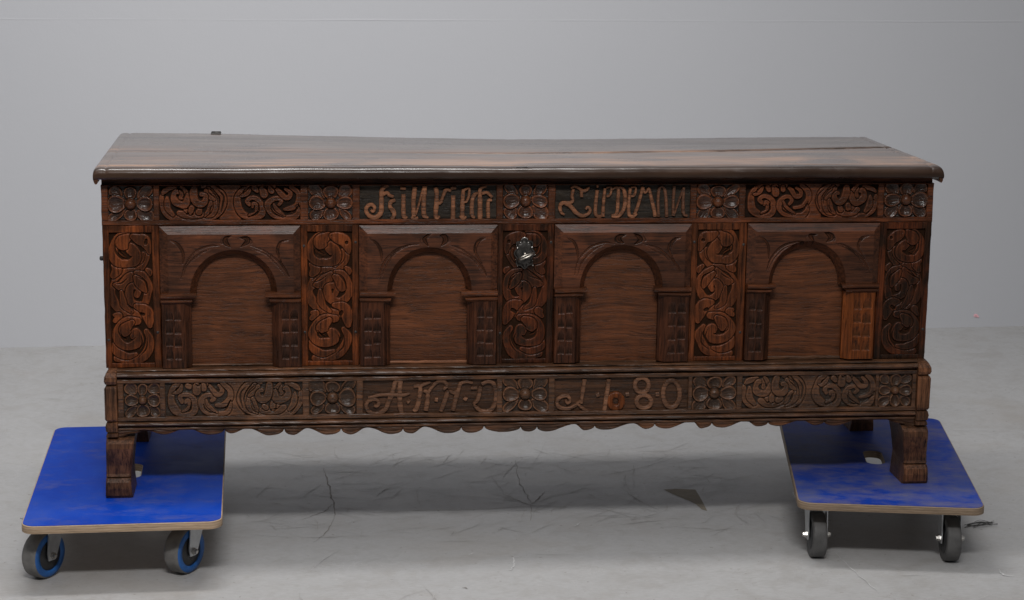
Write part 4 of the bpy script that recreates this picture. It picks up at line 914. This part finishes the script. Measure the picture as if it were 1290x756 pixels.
def caster(root, wpos, ang, style):
    """wpos: wheel contact, local; ang: direction of the axle"""
    ax = np.array([math.cos(ang), math.sin(ang), 0]); tr = np.array([-ax[1], ax[0], 0]); R = .0465; c = np.array([wpos[0], wpos[1], R]); hw = .0165 if style == 0 else .0145
    top = HD-.0175; sw = tr*.022                               # the swivel sits off the axle
    b = MB(); m = c+sw
    for z0, z1, r in ((top-.0025, top, .042),): b.add(*_rbox(m, ax, tr, r, .038, z0, z1))
    b.lathe((m[0], m[1], top-.014), (0, 0, 1), [(0, .021), (.004, .024), (.0105, .024), (.0114, .020)], 20)
    cs = b.build('caster', M['zinc'], root)
    f = MB()
    for s in (-1, 1):
        o_ = c+ax*s*(hw+.0045); th = ax*.0012
        q = [(-.010, R*0-.010+R), (.010, R-.010), (.013, R), (.021+.012, top-.016), (.021+.012, top-.0135), (-.012+.018, top-.0135), (-.013, R+.004)]
        q = [(-.010, R-.009), (.008, R-.010), (.014, R-.002), (.040, top-.0165), (.040, top-.0130), (-.006, top-.0130), (-.013, R+.006)]
        f.loft([[tuple(np.array([o_[0], o_[1], 0])+tr*u+np.array([0, 0, z])+th*k) for u, z in q] for k in (-1, 1)])
    f.add(*_rbox(c+sw, ax, tr, hw+.0057, .018, top-.0155, top-.0130)); f.build('fork', M['zinc'], cs)
    t = MB(); t.lathe(c, ax, [(-hw+.001, R*.72), (-hw, R*.80), (-hw+.0003, R*.95), (-hw+.0025, R*.99), (-.008, R), (.008, R), (hw-.0025, R*.99), (hw-.0003, R*.95), (hw, R*.80), (hw-.001, R*.72)], 40)
    t.build('tyre', M['tyre' if style == 0 else 'tyre_dark'], cs)
    if style == 0:
        r_ = MB()
        for s in (-1, 1): r_.lathe(c, ax*s, [(hw-.003, R*.95), (hw+.0006, R*.93), (hw+.0012, R*.80), (hw+.0008, R*.66), (hw-.004, R*.64)], 40)
        r_.build('rim', M['blue_rim'], cs)
    h = MB(); h.lathe(c, ax, [(-hw-.0002, R*.25), (-hw+.0005, R*.66), (-hw+.003, R*.70), (hw-.003, R*.70), (hw-.0005, R*.66), (hw+.0002, R*.25)], 32); h.build('hub', M['hub'], cs)
    for s in (-1, 1):
        bo = MB(); bo.lathe(c+ax*s*(hw+.0055), ax*s, [(0, .0068), (.0052, .0066), (.0054, .0050), (.0085, .0048), (.0095, .003)], 6, False)
        bo.build('axle_bolt', M['stud'], cs)
    return cs
def _rbox(m, ax, tr, ra, rt, z0, z1):
    v = [(*(m[:2]+(ax*a*ra+tr*t*rt)[:2]), z) for z in (z0, z1) for a, t in ((-1, -1), (1, -1), (1, 1), (-1, 1))]
    return v, [(3, 2, 1, 0), (4, 5, 6, 7), (0, 1, 5, 4), (1, 2, 6, 5), (2, 3, 7, 6), (3, 0, 4, 7)]
def dolly(center, yaw, W_, L_, mats, wheels, style, label):
    d = empty('furniture_dolly', (center[0], center[1], 0), yaw); prop(d, label, 'dolly', 'furniture dollies under the chest')
    outer = round_rect(W_, L_, .026); hole = [(x, y) for x, y in round_rect(.040, .105, .0195)][::-1]
    plate('deck', [outer, hole], HD-.0165, HD-.0012, mats[1], d, .0012)
    plate('deck_coating', [round_rect(W_-.0022, L_-.0022, .025), [(x, y) for x, y in round_rect(.0418, .1068, .0204)][::-1]], HD-.00115, HD-.0002, mats[0], d, .0)
    c, s = math.cos(-yaw), math.sin(-yaw)
    for (wx, wy), an in wheels:
        dx, dy = wx-center[0], wy-center[1]; caster(d, (c*dx-s*dy, s*dx+c*dy), an-yaw, style)
    return d
R_ = math.radians
y1 = R_(1.6); c1 = np.array([.0400, -.1845])+.352*np.array([-math.sin(y1), math.cos(y1)])
dolly(c1, y1, .376, .704, (M['deckA'], M['plyA']),
      [((-.121, -.092), R_(-33)), ((.150, -.083), R_(-33)), ((-.125, .44), R_(-20)), ((.14, .45), R_(10))], 0,
      'bright blue wooden dolly with grey and blue wheels under the left end of the chest')
y2 = R_(-9.9); c2 = np.array([1.5500, -.1620])+.342*np.array([-math.sin(y2), math.cos(y2)])
dolly(c2, y2, .368, .684, (M['deckB'], M['plyB']),
      [((1.424, -.070), R_(-4)), ((1.690, -.112), R_(-6)), ((1.552, .395), R_(15)), ((1.765, .36), R_(-30))], 1,
      'scuffed dull blue wooden dolly with dark grey wheels under the right end of the chest')

# ------------------------------------------------------------------ small things lying about
p = onY(1248, 398, 1.9); s0 = (p[0]-WA[0])/wd[0]; z0 = onY(1248, 398, WA[1]+wd[1]*s0)[2]
b = MB(); q = [(-.008, .006), (.000, .0065), (.006, .001), (.008, -.004), (-.003, -.0035), (-.009, -.001)]
b.loft([[wallp(s0+a, z0+c, o) for a, c in q] for o in (.0003, .0022)]); prop(b.build('paper_scrap', M['scrap_pink']), 'tiny pink and white scrap stuck low on the wall at the right', 'scrap')
b = MB(); rr = np.random.default_rng(4)
for k in range(15):
    a = onZ(1222+rr.normal(0, 5), 663+rr.normal(0, 1.2)); e = onZ(1243+rr.random()*14, 661+rr.normal(0, 1.8)); mid = (a+e)/2+np.array([0, rr.normal(0, .008), .004+rr.random()*.006])
    a[2] = .0012; e[2] = .0012+rr.random()*.004; b.tube(catmull([a, mid, e], 5), .0005, 4)
prop(b.build('fibre_tuft', M['fibre']), 'frayed tuft of black fibres lying on the floor beside the scuffed dolly', 'fibre tuft')
